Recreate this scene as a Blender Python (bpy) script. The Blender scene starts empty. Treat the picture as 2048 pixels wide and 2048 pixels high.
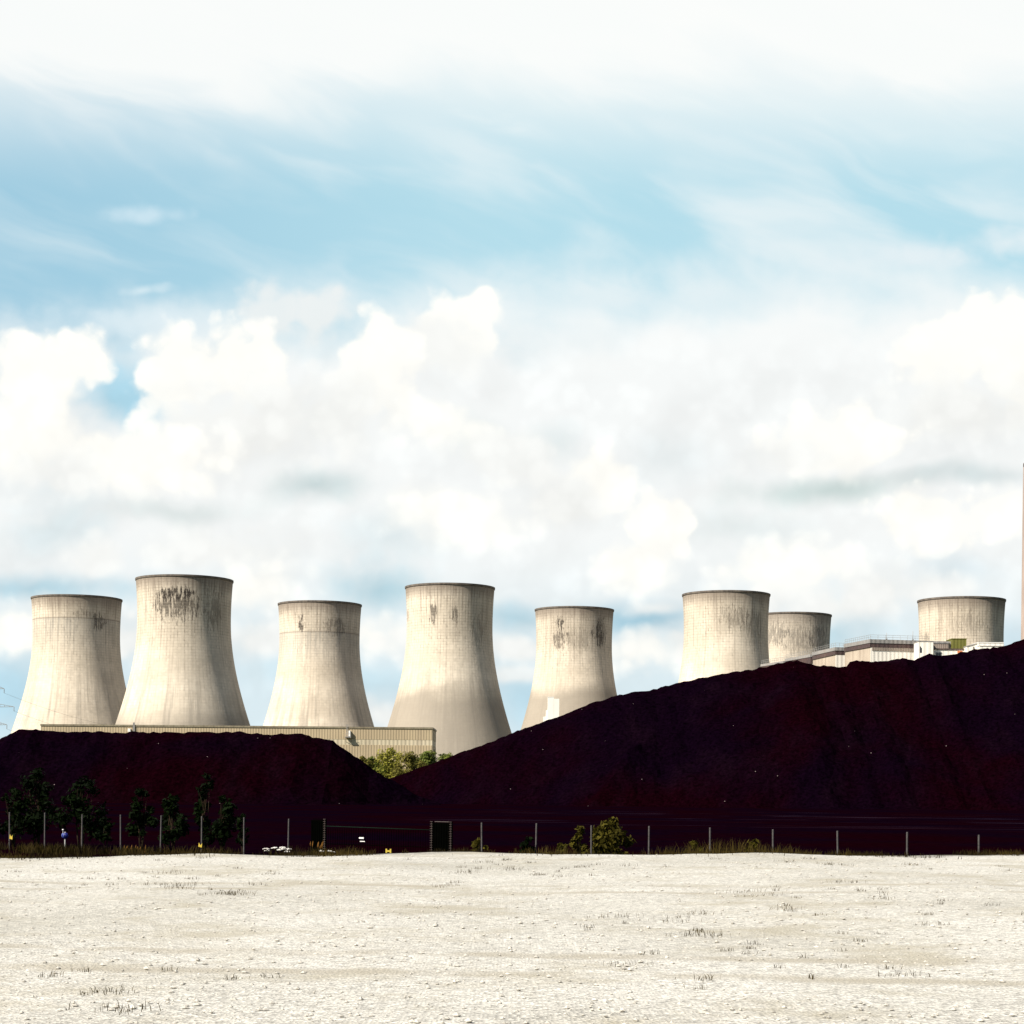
import bpy, math, random
from mathutils import Vector, Matrix, noise
R = math.radians
C = bpy.context.scene.collection
rnd = random.Random(7)

# ------------------------------------------------------------------ camera
EYE, F, HZ, ROLL = 3.9, 3600.0, 1575.0, R(0.5)
cam_d = bpy.data.cameras.new('camera')
cam = bpy.data.objects.new('camera', cam_d)
C.objects.link(cam)
bpy.context.scene.camera = cam
cam_d.sensor_width = 36
cam_d.lens = F / 2048 * 36
cam_d.shift_y = (HZ - 1024) / 2048
cam_d.clip_end = 30000
cam_d.clip_start = 0.5
cam.matrix_world = Matrix.Translation((0, 0, EYE)) @ Matrix.Rotation(R(90), 4, 'X') @ Matrix.Rotation(ROLL, 4, 'Z')


def at(px, py, d):
    """measured photo position (2048 grid) at depth d -> place in the world"""
    X, Y = px - 1024, HZ - py
    x = X * math.cos(ROLL) - Y * math.sin(ROLL)
    z = X * math.sin(ROLL) + Y * math.cos(ROLL)
    return Vector((x / F * d, d, EYE + z / F * d))


# ------------------------------------------------------------------ scene helpers
def put(o, parent=None):
    C.objects.link(o)
    if parent is not None:
        o.parent = parent
    return o


def thing(name, label, cat, loc=(0, 0, 0), rz=0, group=None):
    o = put(bpy.data.objects.new(name, None))
    o.location = loc
    o.rotation_euler = (0, 0, rz)
    o['label'] = label
    o['category'] = cat
    if group:
        o['group'] = group
    return o


def tag(o, label, cat, group=None, kind=None):
    o['label'] = label
    o['category'] = cat
    if group:
        o['group'] = group
    if kind:
        o['kind'] = kind
    return o


class MB:
    """collects shapes into one mesh"""
    def __init__(s):
        s.v, s.f, s.sm = [], [], []

    def add(s, vs, fs, smooth=False):
        n = len(s.v)
        s.v += [tuple(v) for v in vs]
        s.f += [tuple(i + n for i in f) for f in fs]
        s.sm += [smooth] * len(fs)

    def box(s, x0, x1, y0, y1, z0, z1, b=0.0):
        if b <= 0:
            vs = [(x, y, z) for z in (z0, z1) for y in (y0, y1) for x in (x0, x1)]
            s.add(vs, [(0, 2, 3, 1), (4, 5, 7, 6), (0, 1, 5, 4), (2, 6, 7, 3), (0, 4, 6, 2), (1, 3, 7, 5)])
        else:   # chamfered vertical edges and top
            def ring(i, z):
                return [(x0 + i + b, y0 + i, z), (x1 - i - b, y0 + i, z), (x1 - i, y0 + i + b, z), (x1 - i, y1 - i - b, z),
                        (x1 - i - b, y1 - i, z), (x0 + i + b, y1 - i, z), (x0 + i, y1 - i - b, z), (x0 + i, y0 + i + b, z)]
            vs = ring(0, z0) + ring(0, z1 - b) + ring(b * .7, z1)
            fs = [tuple(reversed(range(8))), tuple(range(16, 24))]
            for k in (0, 8):
                for i in range(8):
                    fs.append((k + i, k + (i + 1) % 8, k + 8 + (i + 1) % 8, k + 8 + i))
            s.add(vs, fs)

    def bar(s, a, b, r, n=6, r2=None):
        a, b = Vector(a), Vector(b)
        r2 = r if r2 is None else r2
        d = (b - a).normalized()
        u = d.cross(Vector((0, 0, 1)) if abs(d.z) < .95 else Vector((1, 0, 0))).normalized()
        w = d.cross(u)
        vs = []
        for p, q in ((a, r), (b, r2)):
            for i in range(n):
                t = 2 * math.pi * i / n
                vs.append(p + u * (q * math.cos(t)) + w * (q * math.sin(t)))
        fs = [(i, (i + 1) % n, n + (i + 1) % n, n + i) for i in range(n)]
        fs += [tuple(reversed(range(n))), tuple(range(n, 2 * n))]
        s.add(vs, fs, n > 6)

    def build(s, name, mat, parent=None, uv=None):
        me = bpy.data.meshes.new(name)
        me.from_pydata(s.v, [], s.f)
        me.materials.append(mat)
        me.polygons.foreach_set('use_smooth', s.sm)
        me.update()
        o = bpy.data.objects.new(name, me)
        return put(o, parent)


# ------------------------------------------------------------------ node helpers
class NT:
    def __init__(s, tree):
        s.t = tree

    def n(s, kind, ins=(), **props):
        nd = s.t.nodes.new(kind)
        for k, v in props.items():
            setattr(nd, k, v)
        for k, v in dict(ins).items():
            if v is None:
                continue
            sock = nd.inputs[k]
            if isinstance(v, bpy.types.NodeSocket):
                s.t.links.new(v, sock)
            else:
                sock.default_value = v
        return nd

    def m(s, op, a, b=None, c=None, clamp=False):
        nd = s.n('ShaderNodeMath', {0: a, 1: b, 2: c}, operation=op)
        nd.use_clamp = clamp
        return nd.outputs[0]

    def vm(s, op, a, b=None):
        nd = s.n('ShaderNodeVectorMath', {0: a, 1: b}, operation=op)
        return nd.outputs[1] if op in ('LENGTH', 'DISTANCE', 'DOT_PRODUCT') else nd.outputs[0]

    def mapr(s, v, a, b, c=0.0, d=1.0, smooth=True):
        nd = s.n('ShaderNodeMapRange', {0: v, 1: a, 2: b, 3: c, 4: d})
        nd.interpolation_type = 'SMOOTHSTEP' if smooth else 'LINEAR'
        return nd.outputs[0]

    def noise(s, vec, scale, detail=3, rough=.55, dist=0.0, out=0):
        return s.n('ShaderNodeTexNoise', {'Vector': vec, 'Scale': scale, 'Detail': detail, 'Roughness': rough, 'Distortion': dist}).outputs[out]

    def mix(s, f, a, b, mode='MIX'):
        nd = s.n('ShaderNodeMix', data_type='RGBA', blend_type=mode)
        for i, v in ((0, f), (6, a), (7, b)):
            sock = nd.inputs[i]
            if isinstance(v, bpy.types.NodeSocket):
                s.t.links.new(v, sock)
            else:
                sock.default_value = v
        return nd.outputs[2]

    def scale(s, vec, sc):
        return s.vm('MULTIPLY', vec, sc)

    def comb(s, x, y, z=0.0):
        return s.n('ShaderNodeCombineXYZ', {0: x, 1: y, 2: z}).outputs[0]


def col(r, g, b):
    return (r, g, b, 1)


def material(name, fn, rough=.85, spec=.25):
    m = bpy.data.materials.new(name)
    m.use_nodes = True
    t = NT(m.node_tree)
    bs = m.node_tree.nodes['Principled BSDF']
    bs.inputs['Roughness'].default_value = rough
    bs.inputs['Specular IOR Level'].default_value = spec
    c, bump = fn(t, bs)
    if isinstance(c, bpy.types.NodeSocket):
        m.node_tree.links.new(c, bs.inputs['Base Color'])
    else:
        bs.inputs['Base Color'].default_value = c
    if bump is not None:
        h, dist, st = bump
        b = t.n('ShaderNodeBump', {'Height': h, 'Distance': dist, 'Strength': st})
        m.node_tree.links.new(b.outputs[0], bs.inputs['Normal'])
    return m


def pos(t):
    return t.n('ShaderNodeTexCoord').outputs['Object']


def wpos(t):
    return t.n('ShaderNodeNewGeometry').outputs['Position']


def simple(name, c, var=.25, scale=1.0, rough=.8, spec=.25, stretch=(1, 1, 1)):
    def fn(t, bs):
        p = t.scale(pos(t), stretch)
        n = t.noise(p, scale, 5, .6)
        k = t.mapr(n, .3, .7, 1 - var, 1 + var * .5, False)
        return t.mix(1.0, col(*c), t.comb(k, k, k), 'MULTIPLY'), None
    return material(name, fn, rough, spec)


# ------------------------------------------------------------------ light, sky
scene = bpy.context.scene
scene.view_settings.view_transform = 'Standard'
scene.view_settings.look = 'None'
scene.view_settings.exposure = 0.80
scene.view_settings.gamma = 1
SUN_EL, SUN_AZ = R(42), R(235)     # azimuth clockwise from +Y: behind the camera, to the left
sd = Vector((math.sin(SUN_AZ) * math.cos(SUN_EL), math.cos(SUN_AZ) * math.cos(SUN_EL), math.sin(SUN_EL)))
sl = bpy.data.lights.new('sun', 'SUN')
sl.energy = 5.0
sl.angle = R(.5)
sl.color = (1, .935, .83)
so = put(bpy.data.objects.new('sun', sl))
so.rotation_euler = sd.to_track_quat('Z', 'Y').to_euler()
so.location = (-60, -60, 120)

world = bpy.data.worlds.new('World')
scene.world = world
world.use_nodes = True
wt = NT(world.node_tree)
bg = world.node_tree.nodes['Background']
SKY_STRENGTH = .055
bg.inputs['Strength'].default_value = SKY_STRENGTH
EXPO = 2 ** scene.view_settings.exposure


def skycol(r, g, b, k=1.0):
    """display colour 0..255 -> value that the sky needs to look like that"""
    def lin(c):
        c /= 255
        return c / 12.92 if c <= .04045 else ((c + .055) / 1.055) ** 2.4
    return tuple(lin(c) * k / (SKY_STRENGTH * EXPO) for c in (r, g, b)) + (1,)


def build_world():
    t = wt
    sky = t.n('ShaderNodeTexSky', sky_type='NISHITA')
    sky.sun_disc = False
    sky.sun_elevation = SUN_EL
    sky.sun_rotation = SUN_AZ
    sky.air_density = 1.0
    sky.dust_density = .6
    sky.ozone_density = 1.2
    D = t.n('ShaderNodeTexCoord').outputs['Generated']
    sep = t.n('ShaderNodeSeparateXYZ', {0: D})
    dx, dy, dz = sep.outputs[0], sep.outputs[1], sep.outputs[2]
    yy = t.m('MAXIMUM', dy, .12)
    U = t.m('MULTIPLY_ADD', t.m('DIVIDE', dx, yy), F / 1000, 1.024)
    V = t.m('MULTIPLY_ADD', t.m('DIVIDE', dz, yy), -F / 1000, HZ / 1000)
    P = t.comb(U, V, 0.0)
    front = t.mapr(dy, .48, .84)
    # shared turbulence
    wn = t.noise(P, 2.3, 4, .55, 0, 1)
    warp = t.vm('MULTIPLY', t.vm('SUBTRACT', wn, (.5, .5, .5)), (.16, .12, 0))
    Pw = t.vm('ADD', P, warp)
    fine_c = t.noise(P, 13.0, 5, .6, 0, 1)
    Pf = t.vm('ADD', P, t.vm('MULTIPLY', t.vm('SUBTRACT', fine_c, (.5, .5, .5)), (.035, .035, 0)))
    fbm = t.noise(Pf, 7.0, 6, .55)
    def vorn(p):
        return t.n('ShaderNodeTexVoronoi', {'Vector': p, 'Scale': 12.0, 'Detail': 1.3, 'Roughness': .5, 'Lacunarity': 2.3, 'Smoothness': .35}, feature='SMOOTH_F1', voronoi_dimensions='2D').outputs[0]
    vor = vorn(Pf)
    puff = t.m('ADD', t.m('MULTIPLY', t.m('SUBTRACT', vor, .46), .62), t.m('MULTIPLY', t.m('SUBTRACT', fbm, .5), -.85))
    # soft relief inside the clouds, lit from the upper left
    n1 = t.noise(Pw, 3.6, 4, .5)
    Po = t.vm('ADD', Pw, (-.035, -.045, 0))
    n2 = t.noise(Po, 3.6, 4, .5)
    relief = t.m('SUBTRACT', n1, n2)

    # clear blue, deeper to the upper left, with thin high streaks
    blue = t.mix(t.mapr(U, -.1, 1.1), skycol(166, 212, 232), skycol(190, 232, 244))
    base = t.mix(.86, sky.outputs[0], blue)
    st = t.scale(t.n('ShaderNodeVectorRotate', {'Vector': Pw, 'Angle': -.33}, rotation_type='Z_AXIS').outputs[0], (1.3, 5.0, 1))
    streak = t.noise(st, 1.3, 4, .5, .4)
    cir = t.mapr(streak, .39, .74, 0, .88)
    cirx = t.mapr(U, .1, 1.5, .55, 1.0)
    base = t.mix(t.m('MULTIPLY', cir, cirx), base, skycol(232, 243, 246))
    # high bright veil above the frame
    veil_top = t.mapr(t.m('ADD', V, t.m('MULTIPLY', t.m('SUBTRACT', streak, .5), .5)), .36, .10, 0, .95)
    base = t.mix(veil_top, base, skycol(253, 254, 252))
    # general white cloud mass, below
    edge = t.m('ADD', V, t.m('ADD', t.m('MULTIPLY', t.m('SUBTRACT', n1, .5), .34), t.m('MULTIPLY', t.m('SUBTRACT', fbm, .5), .12)))
    tilt = t.m('MULTIPLY_ADD', t.mapr(U, .3, 1.2, 0, 1), .09, edge)
    mass = t.mapr(tilt, .55, .80, 0, .98)
    mcol = t.mix(t.mapr(V, 1.05, 1.4), skycol(250, 252, 251), skycol(222, 238, 244))
    cur = t.mix(mass, base, mcol)

    def blob(cur, cx, cy, rx, ry, c, a=1.0, soft=.5, amp=1.0, fade=None, warped=True):
        """one billow: centre and size in thousandths of the photo, colour, opacity, softness of its edge"""
        soft = max(soft, .30)
        # the negligible dependence on the colour so far keeps the evaluation in order (small shader stack)
        q = t.n('ShaderNodeVectorMath', {0: cur, 1: (1e-9, 1e-9, 0), 2: Pw}, operation='MULTIPLY_ADD').outputs[0]
        q = t.n('ShaderNodeVectorMath', {0: q, 1: (1000 / rx, 1000 / ry, 0), 2: (-cx / rx, -cy / ry, 0)}, operation='MULTIPLY_ADD').outputs[0]
        d = t.vm('LENGTH', q)
        d = t.m('MULTIPLY_ADD', puff, amp, t.m('MULTIPLY', d, .84))
        al = t.mapr(d, 1.0 + soft * .15, 1.0 - soft, 0, a)
        if fade is not None:
            qy = t.n('ShaderNodeSeparateXYZ', {0: q}).outputs[1]
            al = t.m('MULTIPLY', al, t.mapr(qy, fade, fade + 1.0, 1, 0))
        return t.mix(al, cur, c)

    W = skycol(255, 254, 248, 1.05)
    W2 = skycol(249, 250, 247)
    PALE = skycol(238, 243, 243)
    G = skycol(206, 221, 222)
    G2 = skycol(224, 232, 231)
    BL = skycol(186, 216, 228)
    SKYB = skycol(172, 217, 236)
    # pocket of blue left, and blue-grey strips low down
    for a in (
        (235, 805, 125, 80, SKYB, .95, .8, .5),
        (110, 980, 120, 60, skycol(226, 238, 242), .8, .9, .5),
    ):
        cur = blob(cur, *a)
    for a in (
        (60, 1190, 330, 40, BL, .95, 1.0, .7), (760, 1185, 130, 62, skycol(180, 211, 222), .95, 1.0, .6), (1020, 1232, 130, 40, BL, .95, 1.0, .6),
        (1270, 1235, 150, 46, skycol(172, 208, 224), 1.0, .9, .5), (740, 1360, 260, 34, skycol(205, 230, 240), .9, 1.0, .6),
        (30, 1400, 220, 90, skycol(186, 222, 238), .95, 1.0, .5), (1040, 1400, 160, 90, skycol(192, 224, 238), .9, 1.0, .5),
        (1660, 1270, 130, 50, skycol(196, 222, 232), .9, 1.0, .6), (1900, 1250, 160, 50, skycol(220, 236, 242), .9, 1.0, .6),
        (2040, 1270, 70, 60, skycol(208, 230, 240), .8, 1.0, .5),
    ):
        cur = blob(cur, *a)
    # soft grey undersides
    for a in (
        (640, 985, 120, 48, G, .95, 1.0, .6), (940, 870, 90, 60, G2, .8, 1.0, .6), (780, 1085, 130, 70, skycol(222, 234, 237), .85, 1.0, .7),
        (1640, 972, 210, 36, skycol(208, 222, 220), 1.0, 1.0, .5), (1920, 958, 180, 26, skycol(214, 225, 226), .9, 1.0, .5),
        (330, 1035, 220, 34, G2, .9, 1.0, .7), (110, 1070, 140, 60, skycol(222, 234, 237), .9, 1.0, .6), (1100, 880, 60, 50, skycol(228, 238, 239), .8, 1.0, .6),
        (1330, 900, 120, 70, skycol(234, 241, 242), .8, 1.0, .6), (1900, 1140, 120, 50, skycol(220, 233, 238), .8, 1.0, .6),
        (1480, 1040, 160, 50, skycol(230, 238, 238), .8, 1.0, .6),
    ):
        cur = blob(cur, *a)
    # billows, far to near: crisp bright tops that melt away downwards
    for a in (
        (525, 625, 75, 62, PALE, .9, .5, 1.0, .4), (625, 640, 85, 70, PALE, .95, .5, 1.0, .5), (270, 660, 190, 44, skycol(226, 240, 246), .75, 1.0, 1.0, .4),
        (1230, 590, 190, 34, skycol(228, 241, 245), .8, 1.0, 1.0, .4), (1420, 580, 210, 56, skycol(228, 241, 245), .8, 1.0, 1.0, .4),
        (1800, 500, 200, 40, skycol(232, 242, 246), .85, 1.0, 1.0, .3), (1985, 470, 120, 44, skycol(234, 243, 246), .8, 1.0, 1.0, .3),
        (300, 430, 80, 24, skycol(214, 235, 245), .75, 1.0, 1.0, .3), (275, 588, 50, 14, skycol(220, 238, 245), .8, 1.0, 1.0, .3),
        (930, 650, 90, 70, W, 1, .20, 1.0, .3), (985, 610, 46, 44, W, 1, .18, .9, .4), (880, 700, 110, 80, W2, 1, .6, 1.0, .4),
        (340, 770, 85, 100, W, .95, .25, 1.0, .3), (465, 740, 105, 96, W, 1, .22, 1.0, .4), (760, 745, 98, 120, W, 1, .22, 1.0, .6),
        (690, 830, 120, 120, W2, .9, .8, 1.0, .5), (470, 870, 230, 130, W2, 1, .6, 1.0, .5), (260, 930, 200, 88, W, 1, .35, 1.0, .4),
        (1895, 715, 105, 96, W, 1, .2, .9, .6), (1972, 660, 76, 84, W, 1, .16, .9, .7), (2040, 740, 90, 110, W, 1, .3, .9, .6), (1900, 830, 180, 90, W2, 1, .7, .9, .4),
        (1680, 880, 150, 80, W, 1, .28, 1.0, .35), (1580, 905, 90, 50, W2, .9, .7, 1.0, .3),
        (900, 860, 120, 60, W, .9, .5, 1.0, .3), (1010, 910, 130, 70, W2, .9, .6, 1.0, .4),
        (70, 755, 96, 78, W, 1, .18, .9, .6), (152, 722, 62, 60, W, 1, .16, .9, .6), (40, 880, 130, 100, W, 1, .4, 1.0, .4),
        (110, 960, 120, 70, W2, .9, .6, 1.0, .4),
        (1200, 945, 78, 70, W, 1, .22, 1.0, .6), (1130, 1000, 110, 66, W2, 1, .6, 1.0, .5), (1310, 1030, 74, 80, W, 1, .2, 1.0, .8), (1270, 1120, 100, 80, W, 1, .6, 1.0, .6),
        (420, 1110, 230, 56, W2, .9, .8, 1.0, .4), (190, 1130, 80, 56, W2, .9, .6, 1.0, .4), (900, 1040, 170, 70, W, .95, .7, 1.0, .4),
        (1840, 1050, 130, 68, W, 1, .3, 1.0, .5), (1995, 1020, 80, 60, W, 1, .4, 1.0, .5), (1570, 1120, 170, 70, W, 1, .6, 1.0, .6), (1720, 1170, 160, 50, W2, .9, .8, 1.0, .5),
        (60, 1280, 200, 66, W, 1, .6, 1.1, .5), (250, 1300, 120, 50, W2, .9, .8, 1.1, .5), (520, 1205, 120, 70, W, .95, .7, 1.0, .4), (540, 1300, 130, 44, W2, .9, .7, .8, .4),
        (740, 1275, 120, 50, W, .95, .7, 1.2, .6), (830, 1290, 90, 40, W2, .9, .8, 1.2, .5), (1010, 1295, 130, 40, W2, .95, .8, 1.2, .4), (1290, 1315, 120, 56, W, .95, .7, 1.2, .6), (1390, 1290, 110, 40, W2, .9, .8, 1.2, .6),
        (780, 1430, 130, 40, W2, .9, .8, .8, .5), (1000, 1352, 120, 26, W2, .8, .8, .7, .3), (1300, 1215, 80, 26, W2, .8, .8, 1.0, .2),
        (1650, 1205, 190, 50, W2, .9, .7, 1.0, .4), (1860, 1190, 150, 50, W2, .9, .7, 1.0, .4),
    ):
        cur = blob(cur, *a)
    # relief: darken hollows a little where there is cloud
    k = t.mapr(relief, -.14, .06, .95, 1.02, False)
    shade = t.mapr(V, .6, .8, 0, 1)
    k = t.m('MULTIPLY', k, t.mapr(vor, .25, .85, 1.02, .965))
    kk = t.m('ADD', 1.0, t.m('MULTIPLY', t.m('SUBTRACT', k, 1.0), shade))
    cur = t.mix(1.0, cur, t.comb(kk, kk, kk), 'MULTIPLY')
    # beside and behind the camera: open blue sky with scattered cloud
    gn = t.noise(D, 3.2, 6, .55)
    rest = t.mix(t.mapr(gn, .52, .72, 0, .5), sky.outputs[0], skycol(140, 145, 150))
    out = t.mix(front, rest, cur)
    world.node_tree.links.new(out, bg.inputs['Color'])


build_world()

# fence line
FA, FB = Vector((-29.3, 105.0)), Vector((18.9, 72.6))
FU = (FB - FA).normalized()
FN = Vector((FU.y, -FU.x))           # towards the camera
if FN.y > 0:
    FN = -FN
F_ANG = math.atan2(FU.y, FU.x)


# ------------------------------------------------------------------ materials
def fn_coal(t, bs):
    p = wpos(t)
    big = t.noise(p, .022, 4, .55, .4)
    mid = t.noise(t.scale(p, (1, .5, .5)), .16, 5, .6)
    fine = t.noise(p, 1.4, 6, .7)
    c = t.mix(t.mapr(big, .38, .62), col(.0020, .0005, .0023), col(.0037, .0003, .0011))
    c = t.mix(t.mapr(mid, .45, .75, 0, .5), c, col(.0046, .0016, .0036))
    k = t.mapr(fine, .32, .72, .3, 1.9, False)
    c = t.mix(1.0, c, t.comb(k, k, k), 'MULTIPLY')
    v = t.n('ShaderNodeTexVoronoi', {'Vector': p, 'Scale': .42, 'Randomness': 1.0})
    speck = t.m('MULTIPLY', t.m('LESS_THAN', v.outputs['Distance'], .047), t.m('GREATER_THAN', t.n('ShaderNodeSeparateColor', {0: v.outputs['Color']}).outputs[0], .86))
    c = t.mix(speck, c, col(.20, .16, .15))
    h = t.m('ADD', t.m('MULTIPLY', fine, .5), t.noise(p, .5, 5, .65))
    return c, (h, .8, .45)


M = {}
M['coal'] = material('coal', fn_coal, 1.0, .0)


def fn_ground(t, bs):
    p = wpos(t)
    s = t.n('ShaderNodeSeparateXYZ', {0: p})
    y = s.outputs[1]
    n = t.noise(p, .05, 6, .6)
    fine = t.noise(p, 1.1, 6, .7)
    c = t.mix(t.mapr(n, .35, .65), col(.0044, .0003, .0013), col(.0022, .0005, .0028))
    k = t.mapr(fine, .3, .75, .45, 1.7, False)
    c = t.mix(1.0, c, t.comb(k, k, k), 'MULTIPLY')
    # long wheel marks with standing water on the yard
    tr = t.noise(t.scale(p, (.03, .35, 1)), 1.0, 5, .62, .8)
    trk = t.m('MULTIPLY', t.mapr(tr, .60, .70), t.m('MULTIPLY', t.mapr(y, 175, 195), t.mapr(y, 300, 330, 1, 0)))
    trk = t.m('MULTIPLY', trk, t.mapr(s.outputs[0], -15, 0))
    c = t.mix(trk, c, col(.030, .020, .034))
    # rough grassland beyond the yard
    gr = t.mix(t.noise(p, .02, 5), col(.04, .055, .018), col(.09, .085, .03))
    far = t.mapr(t.m('ADD', y, t.m('MULTIPLY', n, 60)), 520, 560)
    c = t.mix(far, c, gr)
    return c, (fine, .3, .5)


M['ground'] = material('yard_soil', fn_ground, 1.0, .0)


def fn_gravel(t, bs):
    p = wpos(t)
    big = t.noise(p, .13, 7, .62)
    st = t.noise(p, 6.0, 8, .75)
    v = t.n('ShaderNodeTexVoronoi', {'Vector': p, 'Scale': 30.0, 'Randomness': 1.0})
    c = t.mix(t.mapr(big, .35, .7), col(.57, .55, .495), col(.45, .43, .375))
    k = t.mapr(t.n('ShaderNodeSeparateColor', {0: v.outputs['Color']}).outputs[0], 0, 1, .55, 1.22, False)
    k2 = t.mapr(st, .3, .7, .8, 1.1, False)
    k = t.m('MULTIPLY', k, k2)
    c = t.mix(1.0, c, t.comb(k, k, k), 'MULTIPLY')
    dirt = t.mapr(t.noise(p, .40, 9, .74), .47, .66, 0, .75)
    c = t.mix(dirt, c, col(.33, .30, .23))
    # wheel ruts along the road
    sp_ = t.n('ShaderNodeSeparateXYZ', {0: p})
    dd = t.m('ADD', t.m('MULTIPLY_ADD', sp_.outputs[0], .11, sp_.outputs[1]), t.m('MULTIPLY', t.m('SUBTRACT', t.noise(p, .05, 3), .5), 4.0))
    for r0 in (16.4, 18.2, 29.5, 31.3):
        rut = t.mapr(t.m('ABSOLUTE', t.m('SUBTRACT', dd, r0)), .08, .40, .8, 0)
        rut = t.m('MULTIPLY', rut, t.mapr(t.noise(p, .5, 5, .7), .35, .6))
        c = t.mix(rut, c, col(.33, .30, .24))
    edge = t.mapr(t.m('ADD', sp_.outputs[1], t.m('MULTIPLY', t.m('SUBTRACT', t.noise(p, .5, 5, .65), .5), 6.0)), 44.0, 46.5)
    c = t.mix(edge, c, col(.030, .022, .012))
    return c, (t.m('ADD', v.outputs['Distance'], st), .02, .6)


M['stone'] = simple('limestone_chips', (.50, .47, .41), .5, 5, .95, .1)
M['gravel'] = material('pale_limestone_gravel', fn_gravel, .95, .1)


def fn_concrete_factory(seed, stains, band_z=None, low_z=None, grey=0.0, warm=1.0):
    def fn(t, bs):
        uv = t.n('ShaderNodeUVMap', uv_map='UVMap').outputs[0]
        s = t.n('ShaderNodeSeparateXYZ', {0: uv})
        u, z = s.outputs[0], s.outputs[1]        # metres round the shell at its waist, metres up
        q = t.comb(u, z, seed * 13.7)
        big = t.noise(t.scale(q, (.6, 1, 1)), .045, 4, .55)
        mott = t.noise(q, .35, 5, .62)
        c = t.mix(t.mapr(big, .35, .65), col(.68, .595, .48), col(.56, .485, .385))
        c = t.mix(t.mapr(mott, .46, .74, 0, .30), c, col(.37, .32, .25))
        cloudy = t.noise(t.scale(q, (1.0, .45, 1)), .075, 5, .6)
        c = t.mix(t.mapr(cloudy, .46, .68, 0, .30), c, col(.36, .31, .245))
        # horizontal casting lifts and vertical shutter joints
        ul = t.m('FRACT', t.m('DIVIDE', u, 1.75))
        zl = t.m('FRACT', t.m('DIVIDE', z, 1.55))
        jn = t.noise(t.scale(q, (.25, .25, 1)), 1.0, 4, .7)
        jmask = t.mapr(jn, .34, .62, .25, 1.0)
        top = t.mapr(z, 60, 98, .30, .88)
        cell = t.comb(t.m('FLOOR', t.m('DIVIDE', u, 1.75)), t.m('FLOOR', t.m('DIVIDE', z, 1.55)), seed)
        wn = t.n('ShaderNodeTexWhiteNoise', {'Vector': cell}, noise_dimensions='3D').outputs['Value']
        coln = t.n('ShaderNodeTexWhiteNoise', {'Vector': t.vm('MULTIPLY', cell, (1, 0, 1))}, noise_dimensions='3D').outputs['Value']
        dash = t.m('ADD', t.m('POWER', wn, 2.5), t.m('MULTIPLY', t.m('POWER', coln, 3.0), .5))
        hl = t.m('MULTIPLY', t.m('LESS_THAN', zl, .24), t.m('MULTIPLY', t.m('MULTIPLY', jmask, top), t.m('MULTIPLY_ADD', wn, .6, .35)))
        vl = t.m('MULTIPLY', t.m('LESS_THAN', ul, .30), t.m('MULTIPLY', t.m('MULTIPLY', jmask, top), t.m('MULTIPLY', dash, 1.25)), clamp=True)
        pan = t.mapr(wn, 0, 1, .93, 1.04, False)
        c = t.mix(1.0, c, t.comb(pan, pan, pan), 'MULTIPLY')
        c = t.mix(t.m('MULTIPLY', hl, .58), c, col(.20, .165, .125))
        c = t.mix(t.m('MULTIPLY', vl, .62), c, col(.19, .155, .12))
        # rain streaks that run down from the rim and up from the foot
        sk = t.noise(t.scale(q, (.85, .028, 1)), 1.0, 5, .7)
        sk2 = t.noise(t.scale(q, (.33, .016, 1)), 1.0, 4, .6)
        run = t.m('MULTIPLY', t.mapr(sk, .47, .66), t.mapr(z, 70, 112, .26, .66))
        c = t.mix(run, c, col(.23, .19, .15))
        foot = t.m('MULTIPLY', t.mapr(sk2, .50, .64), t.mapr(z, 80, 34, 0, .62))
        c = t.mix(foot, c, col(.27, .24, .20))
        # dirty collar under the rim
        col_n = t.m('ADD', z, t.m('MULTIPLY', t.m('SUBTRACT', sk, .5), 6))
        c = t.mix(t.mapr(col_n, 104, 112.5, 0, .72), c, col(.17, .135, .11))
        if band_z:
            below = t.m('LESS_THAN', z, band_z)
            fade = t.mapr(z, band_z - 24, band_z, 0, .42)
            g2 = t.m('MULTIPLY', t.m('MULTIPLY', below, fade), t.mapr(sk, .38, .62, .35, 1))
            c = t.mix(g2, c, col(.30, .295, .275))
            ln = t.m('LESS_THAN', t.m('ABSOLUTE', t.m('SUBTRACT', z, band_z)), .35)
            c = t.mix(t.m('MULTIPLY', ln, .6), c, col(.20, .17, .14))
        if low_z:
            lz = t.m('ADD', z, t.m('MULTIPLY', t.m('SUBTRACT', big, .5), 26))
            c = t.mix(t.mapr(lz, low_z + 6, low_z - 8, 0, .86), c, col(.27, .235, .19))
        # black growth in patches: centre angle (deg), height, half-width (m), half-height (m), strength
        grit = t.noise(t.scale(q, (1.15, .15, 1)), 1.0, 5, .8)
        for (a, cz, hw, hh, k) in stains:
            d = t.vm('LENGTH', t.vm('MULTIPLY', t.vm('SUBTRACT', t.comb(u, z, 0), (R(a) * 24.6, cz, 0)), (1 / hw, 1 / hh, 0)))
            d = t.m('ADD', d, t.m('MULTIPLY', t.m('SUBTRACT', mott, .5), 1.0))
            mk = t.mapr(d, 1.45, .2)
            th = t.m('MULTIPLY_ADD', mk, -.27, .70)
            on = t.m('MULTIPLY', t.mapr(t.m('SUBTRACT', grit, th), 0, .05), t.mapr(mk, .05, .5))
            on = t.m('MULTIPLY', on, t.m('MULTIPLY_ADD', t.m('LESS_THAN', zl, .2), -.25, 1.0))
            c = t.mix(t.m('MULTIPLY', on, k * .9), c, col(.036, .029, .025))
        if grey:
            c = t.mix(grey, c, col(.40, .385, .35))
        h = t.m('SUBTRACT', mott, t.m('MULTIPLY', t.m('ADD', hl, vl), .6))
        return c, (h, .25, .35)
    return fn


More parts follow.
